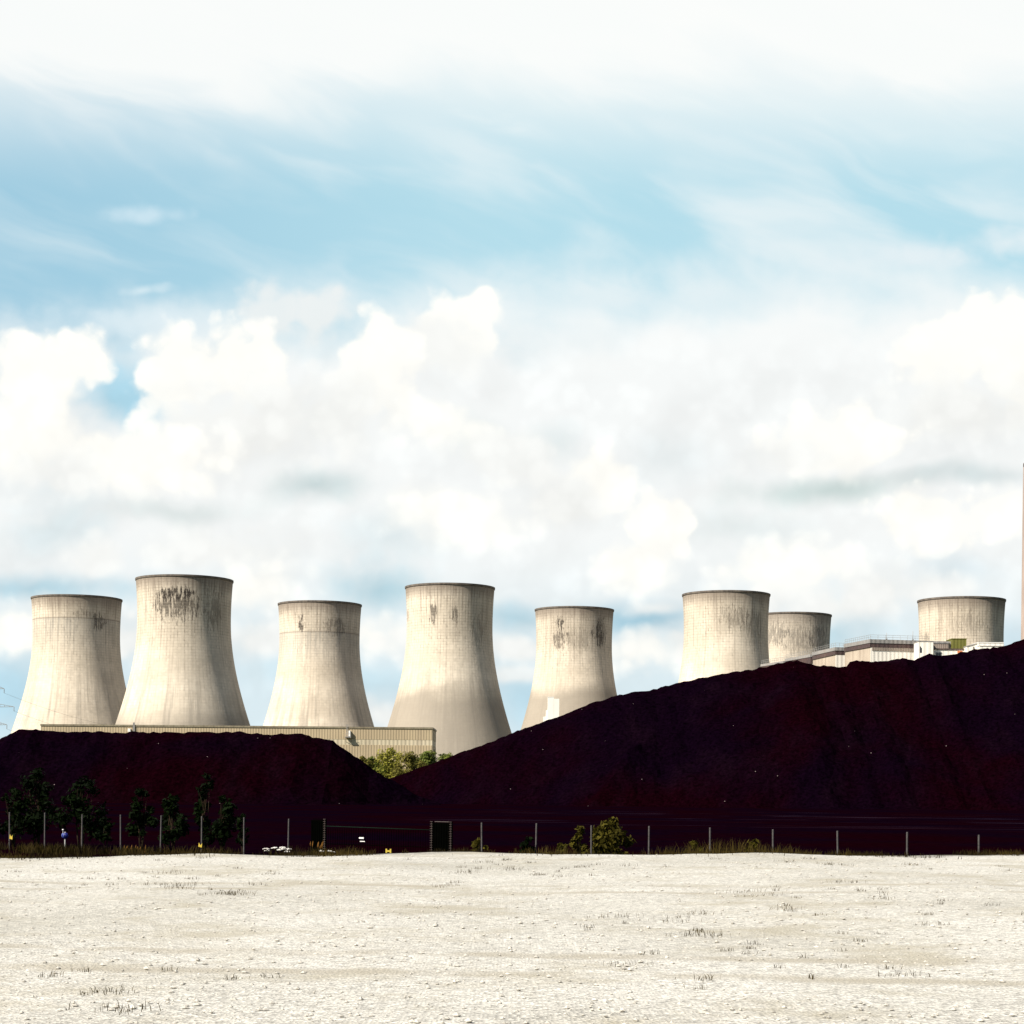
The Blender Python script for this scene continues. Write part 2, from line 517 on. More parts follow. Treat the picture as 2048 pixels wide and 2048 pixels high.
def fn_rim(t, bs):
    p = pos(t)
    n = t.noise(t.scale(p, (.5, .5, .2)), 1.0, 5, .65)
    return t.mix(t.mapr(n, .35, .65), col(.17, .145, .12), col(.10, .085, .075)), None


M['rim'] = material('weathered_rim_concrete', fn_rim, .9, .1)


def fn_clad(c1, c2, pitch, stain=.0, axis=0, streak_col=(.2, .15, .11)):
    def fn(t, bs):
        p = pos(t)
        s = t.n('ShaderNodeSeparateXYZ', {0: p})
        x = t.m('ADD', s.outputs[0], s.outputs[1])
        w = t.m('FRACT', t.m('DIVIDE', x, pitch))
        rib = t.mapr(t.m('ABSOLUTE', t.m('SUBTRACT', w, .5)), .18, .34)
        n = t.noise(t.scale(p, (.30, .30, .03)), 1.0, 5, .62)
        b = t.noise(p, .05, 4, .6)
        c = t.mix(t.mapr(b, .35, .65), col(*c1), col(*c2))
        c = t.mix(t.m('MULTIPLY', rib, .17), c, t.mix(.5, c, col(.08, .06, .04)))
        if stain:
            c = t.mix(t.mapr(n, .50, .70, 0, stain), c, col(*streak_col))
        return c, (rib, .15, .5)
    return fn


M['tan_clad'] = material('tan_ribbed_cladding', fn_clad((.41, .325, .205), (.36, .285, .18), 1.1, .25), .7, .3)
M['band_clad'] = material('pale_translucent_sheet', fn_clad((.52, .45, .32), (.46, .40, .28), 1.6, .35), .6, .3)
M['coping'] = material('shed_coping', fn_clad((.22, .19, .13), (.18, .15, .10), 4, .2), .6, .3)
M['white_clad'] = material('white_cladding', fn_clad((.82, .78, .70), (.77, .72, .64), 2.2, .10), .6, .3)
M['stained_clad'] = material('stained_beige_cladding', fn_clad((.50, .42, .33), (.40, .33, .26), 1.6, .85), .7, .3)
M['white_sheet'] = simple('plain_white_sheet', (.80, .77, .70), .08, .3, .6, .3)
M['dark_band'] = material('dark_fascia', fn_clad((.085, .05, .045), (.06, .04, .04), 2.4, .2), .6, .3)
M['grey_band'] = material('grey_parapet', fn_clad((.30, .28, .26), (.24, .23, .22), 2.4, .3), .6, .3)
M['louvre'] = material('louvred_grey_wall', fn_clad((.33, .27, .22), (.22, .18, .15), .9, .5), .7, .3)
M['olive'] = material('olive_sheet', fn_clad((.15, .145, .028), (.12, .12, .022), 1.4, .25, 0, (.07, .06, .02)), .6, .3)
M['glass_dark'] = simple('dark_glazing', (.03, .032, .04), .2, 1, .15, .5)
M['steel'] = simple('galvanised_steel', (.32, .31, .29), .3, 2, .5, .4)
M['dark_steel'] = simple('dark_painted_steel', (.03, .026, .024), .3, 2, .6, .3)
M['white_paint'] = simple('white_paint', (.78, .76, .72), .12, 2, .5, .4)
M['orange'] = simple('orange_paint', (.55, .17, .06), .2, 2, .5, .4)
M['chimney'] = simple('chimney_concrete', (.42, .33, .28), .3, .2, .9, .1, (1, 1, .2))
M['post'] = simple('concrete_post', (.075, .069, .066), .35, 4, .9, .1)
M['wire'] = simple('dull_wire', (.003, .0025, .0025), .2, 4, .9, .0)
M['gate'] = simple('dark_green_gate_paint', (.0009, .0010, .0007), .3, 3, .9, .0)
M['gate_rail'] = simple('green_rail_paint', (.004, .011, .006), .3, 3, .8, .05)
M['stud'] = simple('galvanised_stud', (.055, .040, .034), .3, 3, .5, .3)
M['yellow'] = simple('yellow_plastic', (.42, .31, .04), .2, 6, .5, .3)
M['blue'] = simple('blue_sign_paint', (.007, .010, .13), .2, 6, .5, .3)
M['blue_back'] = simple('pale_blue_sign_edge', (.10, .14, .34), .2, 6, .5, .3)
M['bark'] = simple('bark', (.030, .020, .012), .4, 3, .95, .05)
M['petal'] = simple('white_petals', (.75, .72, .66), .15, 5, .8, .1)
M['stem'] = simple('dry_stem', (.06, .05, .015), .3, 5, .9, .1)


def leaf_mat(name, c1, c2, trans=.25):
    m = bpy.data.materials.new(name)
    m.use_nodes = True
    t = NT(m.node_tree)
    bs = m.node_tree.nodes['Principled BSDF']
    a = t.n('ShaderNodeAttribute', attribute_name='tone').outputs['Fac']
    n = t.noise(pos(t), .35, 3, .6)
    f = t.m('ADD', t.m('MULTIPLY', a, .6), t.mapr(n, .35, .65, 0, .4))
    c = t.mix(f, col(*c1), col(*c2))
    m.node_tree.links.new(c, bs.inputs['Base Color'])
    bs.inputs['Roughness'].default_value = .7
    bs.inputs['Specular IOR Level'].default_value = .04
    tr = t.n('ShaderNodeBsdfTranslucent', {'Color': c})
    mx = t.n('ShaderNodeMixShader', {0: trans, 1: bs.outputs[0], 2: tr.outputs[0]})
    m.node_tree.links.new(mx.outputs[0], m.node_tree.nodes['Material Output'].inputs[0])
    return m


M['leaf_gold'] = leaf_mat('yellow_green_leaves', (.16, .16, .022), (.36, .33, .065))
M['leaf_olive'] = leaf_mat('olive_leaves', (.09, .085, .018), (.19, .165, .04))
M['leaf_mid'] = leaf_mat('mid_green_leaves', (.07, .10, .018), (.17, .19, .04))
M['leaf_dark'] = leaf_mat('dark_green_leaves', (.0006, .0015, .0003), (.0056, .0130, .0016))
M['leaf_brown'] = leaf_mat('brown_green_leaves', (.014, .012, .0015), (.095, .080, .011))
M['grass'] = leaf_mat('dry_verge_grass', (.006, .004, .0015), (.085, .060, .014), .3)

# ------------------------------------------------------------------ ground
mb = MB()
mb.add([(-6000, -500, 0), (6000, -500, 0), (6000, 12000, 0), (-6000, 12000, 0)], [(0, 1, 2, 3)])
g = mb.build('ground', M['ground'])
g['kind'] = 'structure'

def fence_pt(px):
    """point of the fence line seen at photo column px"""
    k = (px - 1024) / F
    s = (k * FA.y - FA.x) / (FU.x - k * FU.y)
    return FA + FU * s


# pale gravel bank that the picture is taken from: its edge hides the foot of the fence
YC = 46.0
_l, _r = at(0, 1707, YC), at(2048, 1707, YC)
BS = (_r.z - _l.z) / (_r.x - _l.x)


def bank_z(x, y):
    z = _l.z + BS * (x - _l.x)
    z += .045 * noise.fractal(Vector((x * .18, y * .18, 1.1)), 1, 2, 4) + .02 * noise.noise(Vector((x * 1.3, y * 1.3, 6)))
    yc = YC + 1.6 * noise.noise(Vector((x * .12, 0, 9.0))) + .4 * noise.noise(Vector((x * .8, 0, 2.0)))
    z += .11 * noise.fractal(Vector((x * .16, y * .05, 4.4)), 1, 2, 3) * min(1, max(0, (y - 20) / 20))
    if y > yc - 1.5:
        z -= .034 * min(3, y - yc + 1.5) ** 2 if y < yc + 1.5 else .306 + .34 * (y - yc - 1.5)
    return max(z, -.15)


mb = MB()
vs, fs = [], []
xs = [-75 + .5 * i for i in range(301)]
ys = [-6 + .7 * i for i in range(60)] + [36 + .35 * i for i in range(64)]
for x in xs:
    for y in ys:
        vs.append((x, y, bank_z(x, y)))
m_ = len(ys)
for i in range(len(xs) - 1):
    for k in range(m_ - 1):
        a = i * m_ + k
        fs.append((a, a + m_, a + m_ + 1, a + 1))
mb.add(vs, fs, True)
o = mb.build('gravel_bank', M['gravel'])
o['kind'] = 'structure'
# loose stones
rs = random.Random(11)
vs, fs, tn0 = [], [], []
for _ in range(9000):
    y = 10.5 + 33 * rs.random() ** 1.5
    x = (rs.random() * 2 - 1) * (.33 * y + 2)
    if noise.noise(Vector((x * .35, y * .35, 3.3))) < -.25:
        continue
    r = .007 + .022 * rs.random() ** 3
    z = bank_z(x, y) + r * .25
    k = len(vs)
    sx, sy, sz_ = r * (.8 + .6 * rs.random()), r * (.8 + .6 * rs.random()), r * (.5 + .4 * rs.random())
    th = rs.random() * 3
    for (a, b, c_) in ((1, 0, .1), (.3, .9, -.1), (-.8, .6, .15), (-.9, -.5, 0), (.2, -1, .1), (0, .1, 1), (.1, 0, -1)):
        vs.append((x + sx * (a * math.cos(th) - b * math.sin(th)), y + sy * (a * math.sin(th) + b * math.cos(th)), z + sz_ * c_))
    for q in range(5):
        fs.append((k + q, k + (q + 1) % 5, k + 5)); fs.append((k + (q + 1) % 5, k + q, k + 6))
mb = MB(); mb.add(vs, fs)
o = mb.build('loose_stones', M['stone'])
tag(o, 'small loose pale stones scattered over the gravel', 'stones', kind='stuff')


# ------------------------------------------------------------------ coal heaps
def interp(pts, x):
    if x <= pts[0][0]:
        return pts[0][1]
    for (x0, y0), (x1, y1) in zip(pts, pts[1:]):
        if x <= x1:
            return y0 + (y1 - y0) * (x - x0) / (x1 - x0)
    return pts[-1][1]


def coal_heap(name, label, ridge_px, depth, slope, front, back, step, seed, spur=None):
    pts = []
    for px, py in ridge_px:
        w = at(px, py, depth)
        pts.append((w.x, w.z))
    x0, x1 = pts[0][0], pts[-1][0]
    nx = int((x1 - x0) / step)
    ys = []
    y = -front
    while y < back:
        ys.append(y)
        y += step * (.7 if abs(y) < 12 else 1.25)
    vs, fs = [], []
    for i in range(nx + 1):
        x = x0 + (x1 - x0) * i / nx
        zr = interp(pts, x)
        for dy in ys:
            wob = 5.0 * noise.fractal(Vector((x * .02, seed, 0)), 1, 2, 3) if dy < -2 else 0
            r = 2.5
            run = math.sqrt(dy * dy + r * r) - r
            z = zr - slope * run * (1 + .02 * wob)
            k = min(1, abs(dy) / 7)
            p = Vector((x * .045, dy * .045, seed))
            z += k * 2.2 * noise.fractal(p, .9, 2.1, 6)
            # run-off gullies down the face
            z += k * .7 * noise.noise(Vector((x * .22 + .4 * noise.noise(p * 3), dy * .02, seed + 4)))
            # clods, also along the crest
            z += .48 * max(-.3, noise.fractal(Vector((x * .55, dy * .55, seed + 9)), .8, 2.2, 4))
            if spur and dy < 0:
                (sx0, sy0), (sx1, sy1) = spur
                tt = (dy - sy0) / (sy1 - sy0)
                if -.1 < tt < 1.1:
                    sx = sx0 + (sx1 - sx0) * tt
                    z += 2.0 * math.exp(-((x - sx) / 2.6) ** 2) * min(1, (tt + .1) * 6) * min(1, (1.1 - tt) * 4)
            if z < .3:
                z = .3 - (0.3 - z) * .3
            vs.append((x, depth + dy, max(-.4, z)))
    m = len(ys)
    for i in range(nx):
        for j in range(m - 1):
            a = i * m + j
            fs.append((a, a + m, a + m + 1, a + 1))
    mb = MB()
    mb.add(vs, fs, False)
    o = mb.build(name, M['coal'])
    return tag(o, label, 'coal heap', 'coal heaps in the stock yard')


LEFT_RIDGE = [(-330, 1606), (-150, 1560), (-60, 1508), (0, 1480.4), (13, 1472), (38, 1461), (73, 1457.5), (94, 1463), (113, 1461.5), (140, 1463.7), (183, 1464.4), (199, 1462), (223, 1464.8),
              (296, 1465), (377, 1465), (479, 1464), (500, 1466), (554, 1469.6), (599, 1468), (616, 1471.8), (621, 1474.5), (645, 1477.7), (659, 1482.5), (663, 1480), (675, 1488.5),
              (686, 1495), (704, 1508.6), (723, 1522), (742, 1537), (758, 1546), (777, 1557.6), (830, 1588), (880, 1608)]
RIGHT_RIDGE = [(520, 1606), (600, 1600), (700, 1580), (780, 1557), (812, 1545), (861, 1529), (909, 1511), (958, 1493.8), (1000, 1478), (1028, 1466), (1081, 1446), (1129, 1430), (1172, 1411), (1215, 1397.5), (1238, 1390),
               (1258, 1386.5), (1265, 1384), (1272, 1386), (1283, 1382.5), (1310, 1381), (1326, 1373), (1363, 1365), (1420, 1353), (1500, 1340.5), (1528, 1335), (1568, 1324), (1585, 1322), (1613, 1325.5), (1639, 1334), (1652, 1331),
               (1664, 1332.5), (1676, 1336), (1693, 1334), (1701, 1324), (1724, 1322), (1735, 1325), (1769, 1322.6), (1806, 1317), (1823, 1322.6), (1840, 1315.5), (1857, 1308.5), (1869, 1312), (1897, 1310.4),
               (1931, 1305.6), (1965, 1297), (1975, 1298), (1993, 1295.7), (2010, 1294), (2022, 1288.6), (2033, 1283), (2048, 1279), (2120, 1262), (2300, 1240), (2500, 1300)]
coal_heap('coal_heap', 'low flat-topped black coal heap on the left, below the tan shed', LEFT_RIDGE, 392, .66, 36, 34, .75, 3.3)
sp0, sp1 = at(1116, 1612, 372), at(1292, 1526, 405)
coal_heap('coal_heap', 'huge dark coal heap rising to the right edge and hiding the power station halls', RIGHT_RIDGE, 430, .62, 78, 60, .9, 8.1,
          ((sp0.x, -58), (sp1.x, -22)))


# ------------------------------------------------------------------ cooling towers
def shell_r(z):
    return 24.0 * math.sqrt(1 + ((z - 92) / (54.0 if z < 92 else 76.0)) ** 2)


TOP_R = shell_r(114)


def cooling_tower(label, xl, xr, yl, yr, seed, stains, **kw):
    cx, cy = (xl + xr) / 2, (yl + yr) / 2
    hgt = (at(cx, cy, 1).z - EYE)
    D = (114 - EYE) / hgt
    p = at(cx, cy, D)
    rad = (xr - xl) / 2 / F * D
    ks = rad / (TOP_R + .35)
    root = thing('cooling_tower', label, 'cooling tower', (p.x, p.y, 0), 0, 'cooling towers of the power station')
    face = math.atan2(p.x, p.y)          # turn the seam of the pattern away from the camera
    NS, NZ = 192, 76
    vs, uvs, fs = [], [], []
    for j in range(NZ + 1):
        z = 112.6 * j / NZ
        r = shell_r(z) * ks
        for i in range(NS + 1):
            a = -math.pi + 2 * math.pi * i / NS
            th = a - face
            vs.append((r * math.sin(th), -r * math.cos(th), z))
            uvs.append((a * 24.6, z))
    # inner skin so that the shell has thickness
    n0 = len(vs)
    for j in (0, 1, 2, 3, 4, 5, 6):
        z = 60 + 52.6 * j / 6
        r = shell_r(z) * ks - .45
        for i in range(NS + 1):
            th = -math.pi + 2 * math.pi * i / NS
            vs.append((r * math.sin(th), -r * math.cos(th), z))
            uvs.append((th * 24.6, z))
    W_ = NS + 1
    for j in range(NZ):
        for i in range(NS):
            a = j * W_ + i
            fs.append((a, a + 1, a + W_ + 1, a + W_))
    for j in range(6):
        for i in range(NS):
            a = n0 + j * W_ + i
            fs.append((a, a + W_, a + W_ + 1, a + 1))
    mb = MB()
    mb.add(vs, fs, True)
    mat = material('tower_concrete', fn_concrete_factory(seed, stains, **kw), .92, .08)
    sh = mb.build('shell', mat, root)
    ul = sh.data.uv_layers.new(name='UVMap')
    for lp in sh.data.loops:
        ul.data[lp.index].uv = uvs[lp.vertex_index]
    # projecting rim walkway
    mb = MB()
    r0 = shell_r(112.6) * ks
    prof = [(r0 - .46, 112.6), (r0 + .02, 112.6), (r0 + .38, 113.1), (r0 + .42, 114.0), (r0 + .1, 114.05), (r0 - .4, 114.0)]
    vs, fs = [], []
    for (r, z) in prof:
        for i in range(NS):
            th = 2 * math.pi * i / NS
            vs.append((r * math.sin(th), -r * math.cos(th), z))
    k = len(prof)
    for j in range(k):
        for i in range(NS):
            a, b = j * NS, ((j + 1) % k) * NS
            fs.append((a + i, a + (i + 1) % NS, b + (i + 1) % NS, b + i))
    mb.add(vs, fs, False)
    mb.build('rim', M['rim'], root)
    return root


cooling_tower('leftmost cooling tower, its foot partly behind its neighbour, with a ring line below the collar', 64, 243.6, 1194.5, 1201, 1,
              [(30, 99, 6, 7, .75), (8, 103, 9, 4, .45)], band_z=100.5, low_z=None)
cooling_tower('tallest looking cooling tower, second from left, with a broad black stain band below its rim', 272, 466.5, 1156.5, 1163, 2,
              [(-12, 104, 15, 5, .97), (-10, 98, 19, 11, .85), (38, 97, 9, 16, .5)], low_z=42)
cooling_tower('cooling tower with ring line and one small black stain, behind the middle of the shed', 555.7, 724, 1208, 1210, 3,
              [(-27, 101, 3, 7.5, .95), (24, 99, 10, 8, .6)], band_z=95.5)
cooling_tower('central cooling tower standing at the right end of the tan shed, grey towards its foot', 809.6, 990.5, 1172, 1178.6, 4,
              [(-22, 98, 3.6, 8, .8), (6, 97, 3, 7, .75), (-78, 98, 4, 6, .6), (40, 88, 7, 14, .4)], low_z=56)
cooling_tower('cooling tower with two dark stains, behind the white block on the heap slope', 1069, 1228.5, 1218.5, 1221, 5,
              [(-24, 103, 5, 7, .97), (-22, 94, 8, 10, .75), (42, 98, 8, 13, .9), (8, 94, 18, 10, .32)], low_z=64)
cooling_tower('cooling tower rising from the middle of the big heap slope, overlapping a farther tower', 1364, 1540.5, 1189, 1190, 6,
              [(12, 99, 13, 9, .5), (40, 94, 11, 14, .42)])
cooling_tower('farthest cooling tower, streaked black all round, half hidden behind the tower on its left', 1504, 1663, 1231, 1231, 7,
              [(-25, 101, 15, 10, .6), (10, 98, 16, 13, .5), (45, 98, 14, 15, .7)], grey=.15)
cooling_tower('rightmost cooling tower, clean upper part showing above the white station roofs', 1836, 2009.6, 1201.5, 1200.7, 8,
              [(10, 98, 14, 9, .35), (-55, 92, 4, 5, .5)])

# ------------------------------------------------------------------ long tan shed
D = 720
a, b = at(82, 1447.8, D), at(865, 1454.8, D)
sx0, sx1, SH = a.x, b.x, (a.z + b.z) / 2
shed = thing('shed', 'long low tan ribbed shed in front of the left cooling towers', 'building', (sx0, D, 0))
L = sx1 - sx0
zb0, zb1 = at(800, 1490.4, D).z, at(800, 1479.6, D).z
mb = MB(); mb.box(0, L, 0, 34, zb1, SH - .7); mb.build('upper_cladding', M['tan_clad'], shed)
mb = MB(); mb.box(.05, L - .05, .06, 33.9, zb0, zb1); mb.build('light_band', M['band_clad'], shed)
mb = MB(); mb.box(0, L, 0, 34, 0, zb0); mb.build('lower_cladding', M['tan_clad'], shed)
mb = MB(); mb.box(-.25, L + .25, -.25, 34.25, SH - .7, SH); mb.build('coping', M['coping'], shed)
# drain pipe and joint cover near the left end
jx = at(268, 1455, D).x - sx0
mb = MB(); mb.box(jx - .35, jx + .35, -.5, -.003, 8, SH + .9); mb.build('joint_cover', M['grey_band'], shed)
vx = at(259.5, 1460, D).x - sx0
mb = MB(); mb.box(vx - .55, vx + .55, -1.1, -.003, at(259, 1463.5, D).z, at(259, 1457.5, D).z, .1); mb.build('vent_box', M['white_paint'], shed)
# wall platform with hooped ladder
lx = at(697.5, 1460, D).x - sx0
pz = at(697, 1473.5, D).z
pl = MB(); pl.box(lx - 1.25, lx + 1.1, -2.2, -.003, pz - .35, pz)
for sx in (-1.1, 1.0):
    pl.bar((lx + sx, -2.0, pz - .3), (lx + sx, -.05, pz - 2.0), .09)
for sx in (-1.2, -.1, 1.05):
    pl.bar((lx + sx, -2.15, pz), (lx + sx, -2.15, pz + 1.1), .05)
pl.bar((lx - 1.2, -2.15, pz + 1.1), (lx + 1.05, -2.15, pz + 1.1), .06)
plo = pl.build('wall_platform', M['grey_band'], shed)
ld = MB()
for sx in (-.9, -.35):
    ld.bar((lx + sx, -.5, pz), (lx + sx, -.5, SH + 1.0), .07)
z = pz + .4
while z < SH + .8:
    ld.bar((lx - .9, -.5, z), (lx - .35, -.5, z), .045); z += .45
ld.build('ladder', M['steel'], plo)
bx = MB(); bx.box(lx + .1, lx + .8, -1.5, -.003, pz + .003, pz + 2.4, .06); bx.build('cabinet', M['white_paint'], plo)

# ------------------------------------------------------------------ white block on the slope
D = 640
p0, p1 = at(1096, 1400, D), at(1118.5, 1394, D)
zt = at(1100, 1394.8, D).z; zt2 = at(1115, 1397.5, D).z
root = thing('transfer_house', 'tall white windowless block at the foot of the big coal heap', 'building', (p0.x, D, 0))
w = p1.x - p0.x
mb = MB(); mb.box(0, w * .52, 0, 6, 0, zt); mb.box(w * .52 + .003, w, .03, 5.9, 0, zt2); mb.build('tower_block', M['white_sheet'], root)
mb = MB(); mb.box(-w * .16, -.003, .5, 5, 0, at(1093, 1420, D).z); mb.box(-w * .40, -w * .16 - .003, .6, 4.9, 0, at(1090, 1433, D).z); mb.build('side_block', M['white_sheet'], root)
mb = MB(); mb.box(-.05, w * .52 + .05, -.05, 6.05, zt + .002, zt + .22); mb.build('roof_edge', M['white_paint'], root)

# ------------------------------------------------------------------ boiler house: four stepped bays going away to the left
bh = thing('boiler_house', 'long stepped hall with dark fascias, its bays going back leftwards behind the coal', 'building', (150, 760, 0))


def bay(front_px, roof_y, depth, back_px, back_y, width, wall_m, face_m, grey_h, dark_h):
    """box whose long side runs from its near corner away to a far corner; the front end faces the camera"""
    p = at(front_px, roof_y, depth)
    H = p.z
    q_dir = at(back_px, back_y, 1)
    dd = (H - EYE) / (q_dir.z - EYE)
    q = at(back_px, back_y, dd)
    org = Vector((150, 760))
    P0 = Vector((p.x, p.y)) - org
    Q0 = Vector((q.x, q.y)) - org
    s = (Q0 - P0).normalized()
    e = Vector((s.y, -s.x))          # along the front
    def prism(mb, z0, z1, o=0.0, front_only=False, side_only=False):
        A = P0 - s * o - e * o; B = P0 - s * o + e * width; Cc = Q0 + e * width; Dd = Q0 - e * o
        vs = [(v.x, v.y, z) for z in (z0, z1) for v in (A, B, Cc, Dd)]
        fs = [(0, 1, 5, 4), (3, 0, 4, 7), (4, 5, 6, 7), (1, 2, 6, 5), (2, 3, 7, 6), (3, 2, 1, 0)]
        mb.add(vs, fs)
    mb = MB(); prism(mb, 0, H - grey_h - dark_h); wl = mb.build('bay_wall', wall_m, bh)
    # light end wall skin, set proud of the side wall
    if face_m is not None:
        mb = MB()
        A = P0 + e * .05; B = P0 + e * width
        for d0, d1 in ((.02, .25),):
            vs = []
            for zz in (0, H - grey_h - dark_h - .003):
                for v in (A - s * d1, B - s * d1, B - s * d0, A - s * d0):
                    vs.append((v.x, v.y, zz))
            mb.add(vs, [(0, 1, 5, 4), (1, 2, 6, 5), (2, 3, 7, 6), (3, 0, 4, 7), (4, 5, 6, 7), (3, 2, 1, 0)])
        mb.build('end_wall', face_m, wl)
    mb = MB(); prism(mb, H - grey_h - dark_h + .002, H - grey_h, .35); mb.build('fascia', M['dark_band'], bh)
    mb = MB(); prism(mb, H - grey_h + .002, H, .55); mb.build('parapet', M['grey_band'], bh)
    # handrail
    mb = MB()
    pts = [Q0 + (P0 - Q0) * (i / 12) for i in range(13)] + [P0 + e * (width * i / 8) for i in range(1, 9)]
    for i, v in enumerate(pts):
        mb.bar((v.x, v.y, H), (v.x, v.y, H + 1.9), .06, 4)
        if i:
            u = pts[i - 1]
            for hz in (1.0, 1.9):
                mb.bar((u.x, u.y, H + hz), (v.x, v.y, H + hz), .06, 4)
    mb.build('handrail', M['steel'], bh)
    return P0, s, e, H


P0, s_, e_, H_ = bay(1741, 1278.5, 760, 1690, 1288.2, 27, M['stained_clad'], M['white_clad'], 1.6, 1.8)
# louvre strip below the fascia of the front bay and roof masts
mb = MB()
A, B = P0 + e_ * .6 - s_ * .45, P0 + e_ * 21 - s_ * .45
A2, B2 = A + s_ * .18, B + s_ * .18
vs = [(v.x, v.y, z) for z in (H_ - 4.7, H_ - 3.45) for v in (A, B, B2, A2)]
mb.add(vs, [(0, 1, 5, 4), (1, 2, 6, 5), (2, 3, 7, 6), (3, 0, 4, 7), (4, 5, 6, 7), (3, 2, 1, 0)])
mb.build('louvre_strip', M['louvre'], bh)
for d_, hh in ((7.5, 3.0), (19.5, 4.2)):
    v = P0 + e_ * d_
    mb = MB(); mb.bar((v.x, v.y + 1, H_), (v.x, v.y + 1, H_ + hh), .14, 8, .08)
    mb.box(v.x - .35, v.x + .35, v.y + .7, v.y + 1.3, H_ - .9, H_ + .6, .05)
    mb.build('roof_mast', M['steel'], bh)
bay(1671, 1294.5, 792, 1626, 1305.0, 14, M['stained_clad'], M['white_clad'], 1.5, 1.8)
bay(1622, 1308.5, 830, 1572, 1317.5, 14, M['stained_clad'], M['white_clad'], 1.3, 3.0)
bay(1568, 1322.0, 868, 1523, 1328.8, 14, M['stained_clad'], M['white_clad'], 1.1, 1.0)
# dark service doors at the foot of the stained side wall
# ------------------------------------------------------------------ buildings right of the hall
D = 752


def block(root, name, m, x0, y0, x1, yb, dep, d=D, zbase=0.0, org=None):
    a = at(x0, y0, d); b = at(x1, y0, d)
    mb = MB()
    z1 = (a.z + b.z) / 2
    mb.box(a.x - org[0], b.x - org[0], d - org[1], d - org[1] + dep, zbase, z1)
    return mb.build(name, m, root), a.x - org[0], b.x - org[0], z1


ax = at(1837, 1300, D).x
lt = thing('lift_tower', 'white flat-topped lift tower at the right end of the stepped hall', 'building', (ax, D, 0))
_, bx0, bx1, bz = block(lt, 'wall', M['white_clad'], 1837.5, 1283.5, 1866.5, 0, 9, D, 0, (ax, D))
mb = MB(); mb.box(bx0 - .12, bx1 + .12, -.12, 9.12, bz + .002, bz + .4); mb.build('roof_edge', M['grey_band'], lt)
mb = MB(); mb.box(bx0 + .5, bx0 + .9, -.08, -.003, bz - 4.6, bz - 2.0); mb.box(bx0 + 1.0, bx0 + 1.3, -.08, -.003, bz - 4.6, bz - 2.6); mb.build('window', M['glass_dark'], lt)

ax = at(1867, 1300, D).x
ann = thing('annex', 'grey louvred annex over a white wall between the lift tower and the olive box', 'building', (ax, D + 3, 0))
_, x0_, x1_, z1_ = block(ann, 'lower_wall', M['white_clad'], 1867.5, 1299.5, 1933, 0, 12, D + 3, 0, (ax, D + 3))
zu = at(1880, 1282.5, D + 5).z
mb = MB(); mb.box(.1, at(1897, 1290, D + 5).x - ax, 2.0, 12, z1_ + .003, zu - .9); up = mb.build('louvred_storey', M['louvre'], ann)
mb = MB(); mb.box(-.1, at(1897, 1290, D + 5).x - ax + .1, 1.8, 12.2, zu - .9 + .003, zu); mb.build('roof_edge', M['grey_band'], ann)
mb = MB(); mb.box(-.05, x1_ + .1, -.35, 1.9, z1_ + .002, z1_ + .5); mb.build('ledge', M['dark_band'], ann)
mb = MB()
wz0, wz1 = at(1877, 1313, D + 3).z, at(1877, 1305, D + 3).z
wx0, wx1 = at(1871.5, 1309, D + 3).x - ax, at(1882.5, 1309, D + 3).x - ax
mb.box(wx0, wx1, -.06, -.003, wz0, wz1)
wo = mb.build('window', M['glass_dark'], ann)
mb = MB()
for fx in (wx0, (wx0 + wx1) / 2, wx1):
    mb.box(fx - .09, fx + .09, -.14, -.064, wz0, wz1)
mb.box(wx0, wx1, -.13, -.066, wz1 - .15, wz1 + .02)
mb.build('frame', M['steel'], wo)
mb = MB(); ox = at(1919, 1304, D + 3).x - ax; oz = at(1919, 1306, D + 3).z
mb.box(ox - .9, ox + 1.2, -.5, -.003, oz, oz + .8, .05); mb.build('orange_unit', M['orange'], ann)

pa, pb = at(1902, 1277.5, D + 6), at(1930.5, 1277.5, D + 6)
zb = z1_ + .51
ob = thing('roof_plant_box', 'olive green ribbed box on the annex roof', 'roof plant', (pa.x, D + 6, zb))
mb = MB(); mb.box(0, pb.x - pa.x, -2, 8, 0, pa.z - zb - .35); mb.build('casing', M['olive'], ob)
mb = MB(); mb.box(-.15, pb.x - pa.x + .15, -2.15, 8.15, pa.z - zb - .345, pa.z - zb); mb.build('lid', M['olive'], ob)
mb = MB(); mb.box(-1.1, -.003, 0, 6, 0, pa.z - zb - 1.2); mb.build('side_duct', M['grey_band'], ob)

# pitched pale block and wide white block at the right
ax = at(1932, 1290, D).x
pbk = thing('gable_building', 'pale building with a slanting roof edge right of the olive box', 'building', (ax, D - 2, 0))
w = at(1956.5, 1290, D - 2).x - ax
zl_, zr_ = at(1932, 1293.5, D - 2).z, at(1956, 1287.5, D - 2).z
mb = MB()
mb.add([(0, 0, 0), (w, 0, 0), (w, 12, 0), (0, 12, 0), (0, 0, zl_), (w, 0, zr_), (w, 12, zr_), (0, 12, zl_)],
       [(0, 1, 5, 4), (1, 2, 6, 5), (2, 3, 7, 6), (3, 0, 4, 7), (4, 5, 6, 7), (3, 2, 1, 0)])
mb.build('wall', M['white_clad'], pbk)
mb = MB()
mb.add([(-.1, -.2, zl_ + .002), (w, -.2, zr_ + .002), (w, 12.2, zr_ + .002), (-.1, 12.2, zl_ + .002), (-.1, -.2, zl_ + .45), (w, -.2, zr_ + .45), (w, 12.2, zr_ + .45), (-.1, 12.2, zl_ + .45)],
       [(0, 1, 5, 4), (1, 2, 6, 5), (2, 3, 7, 6), (3, 0, 4, 7), (4, 5, 6, 7), (3, 2, 1, 0)])
mb.build('roof', M['grey_band'], pbk)
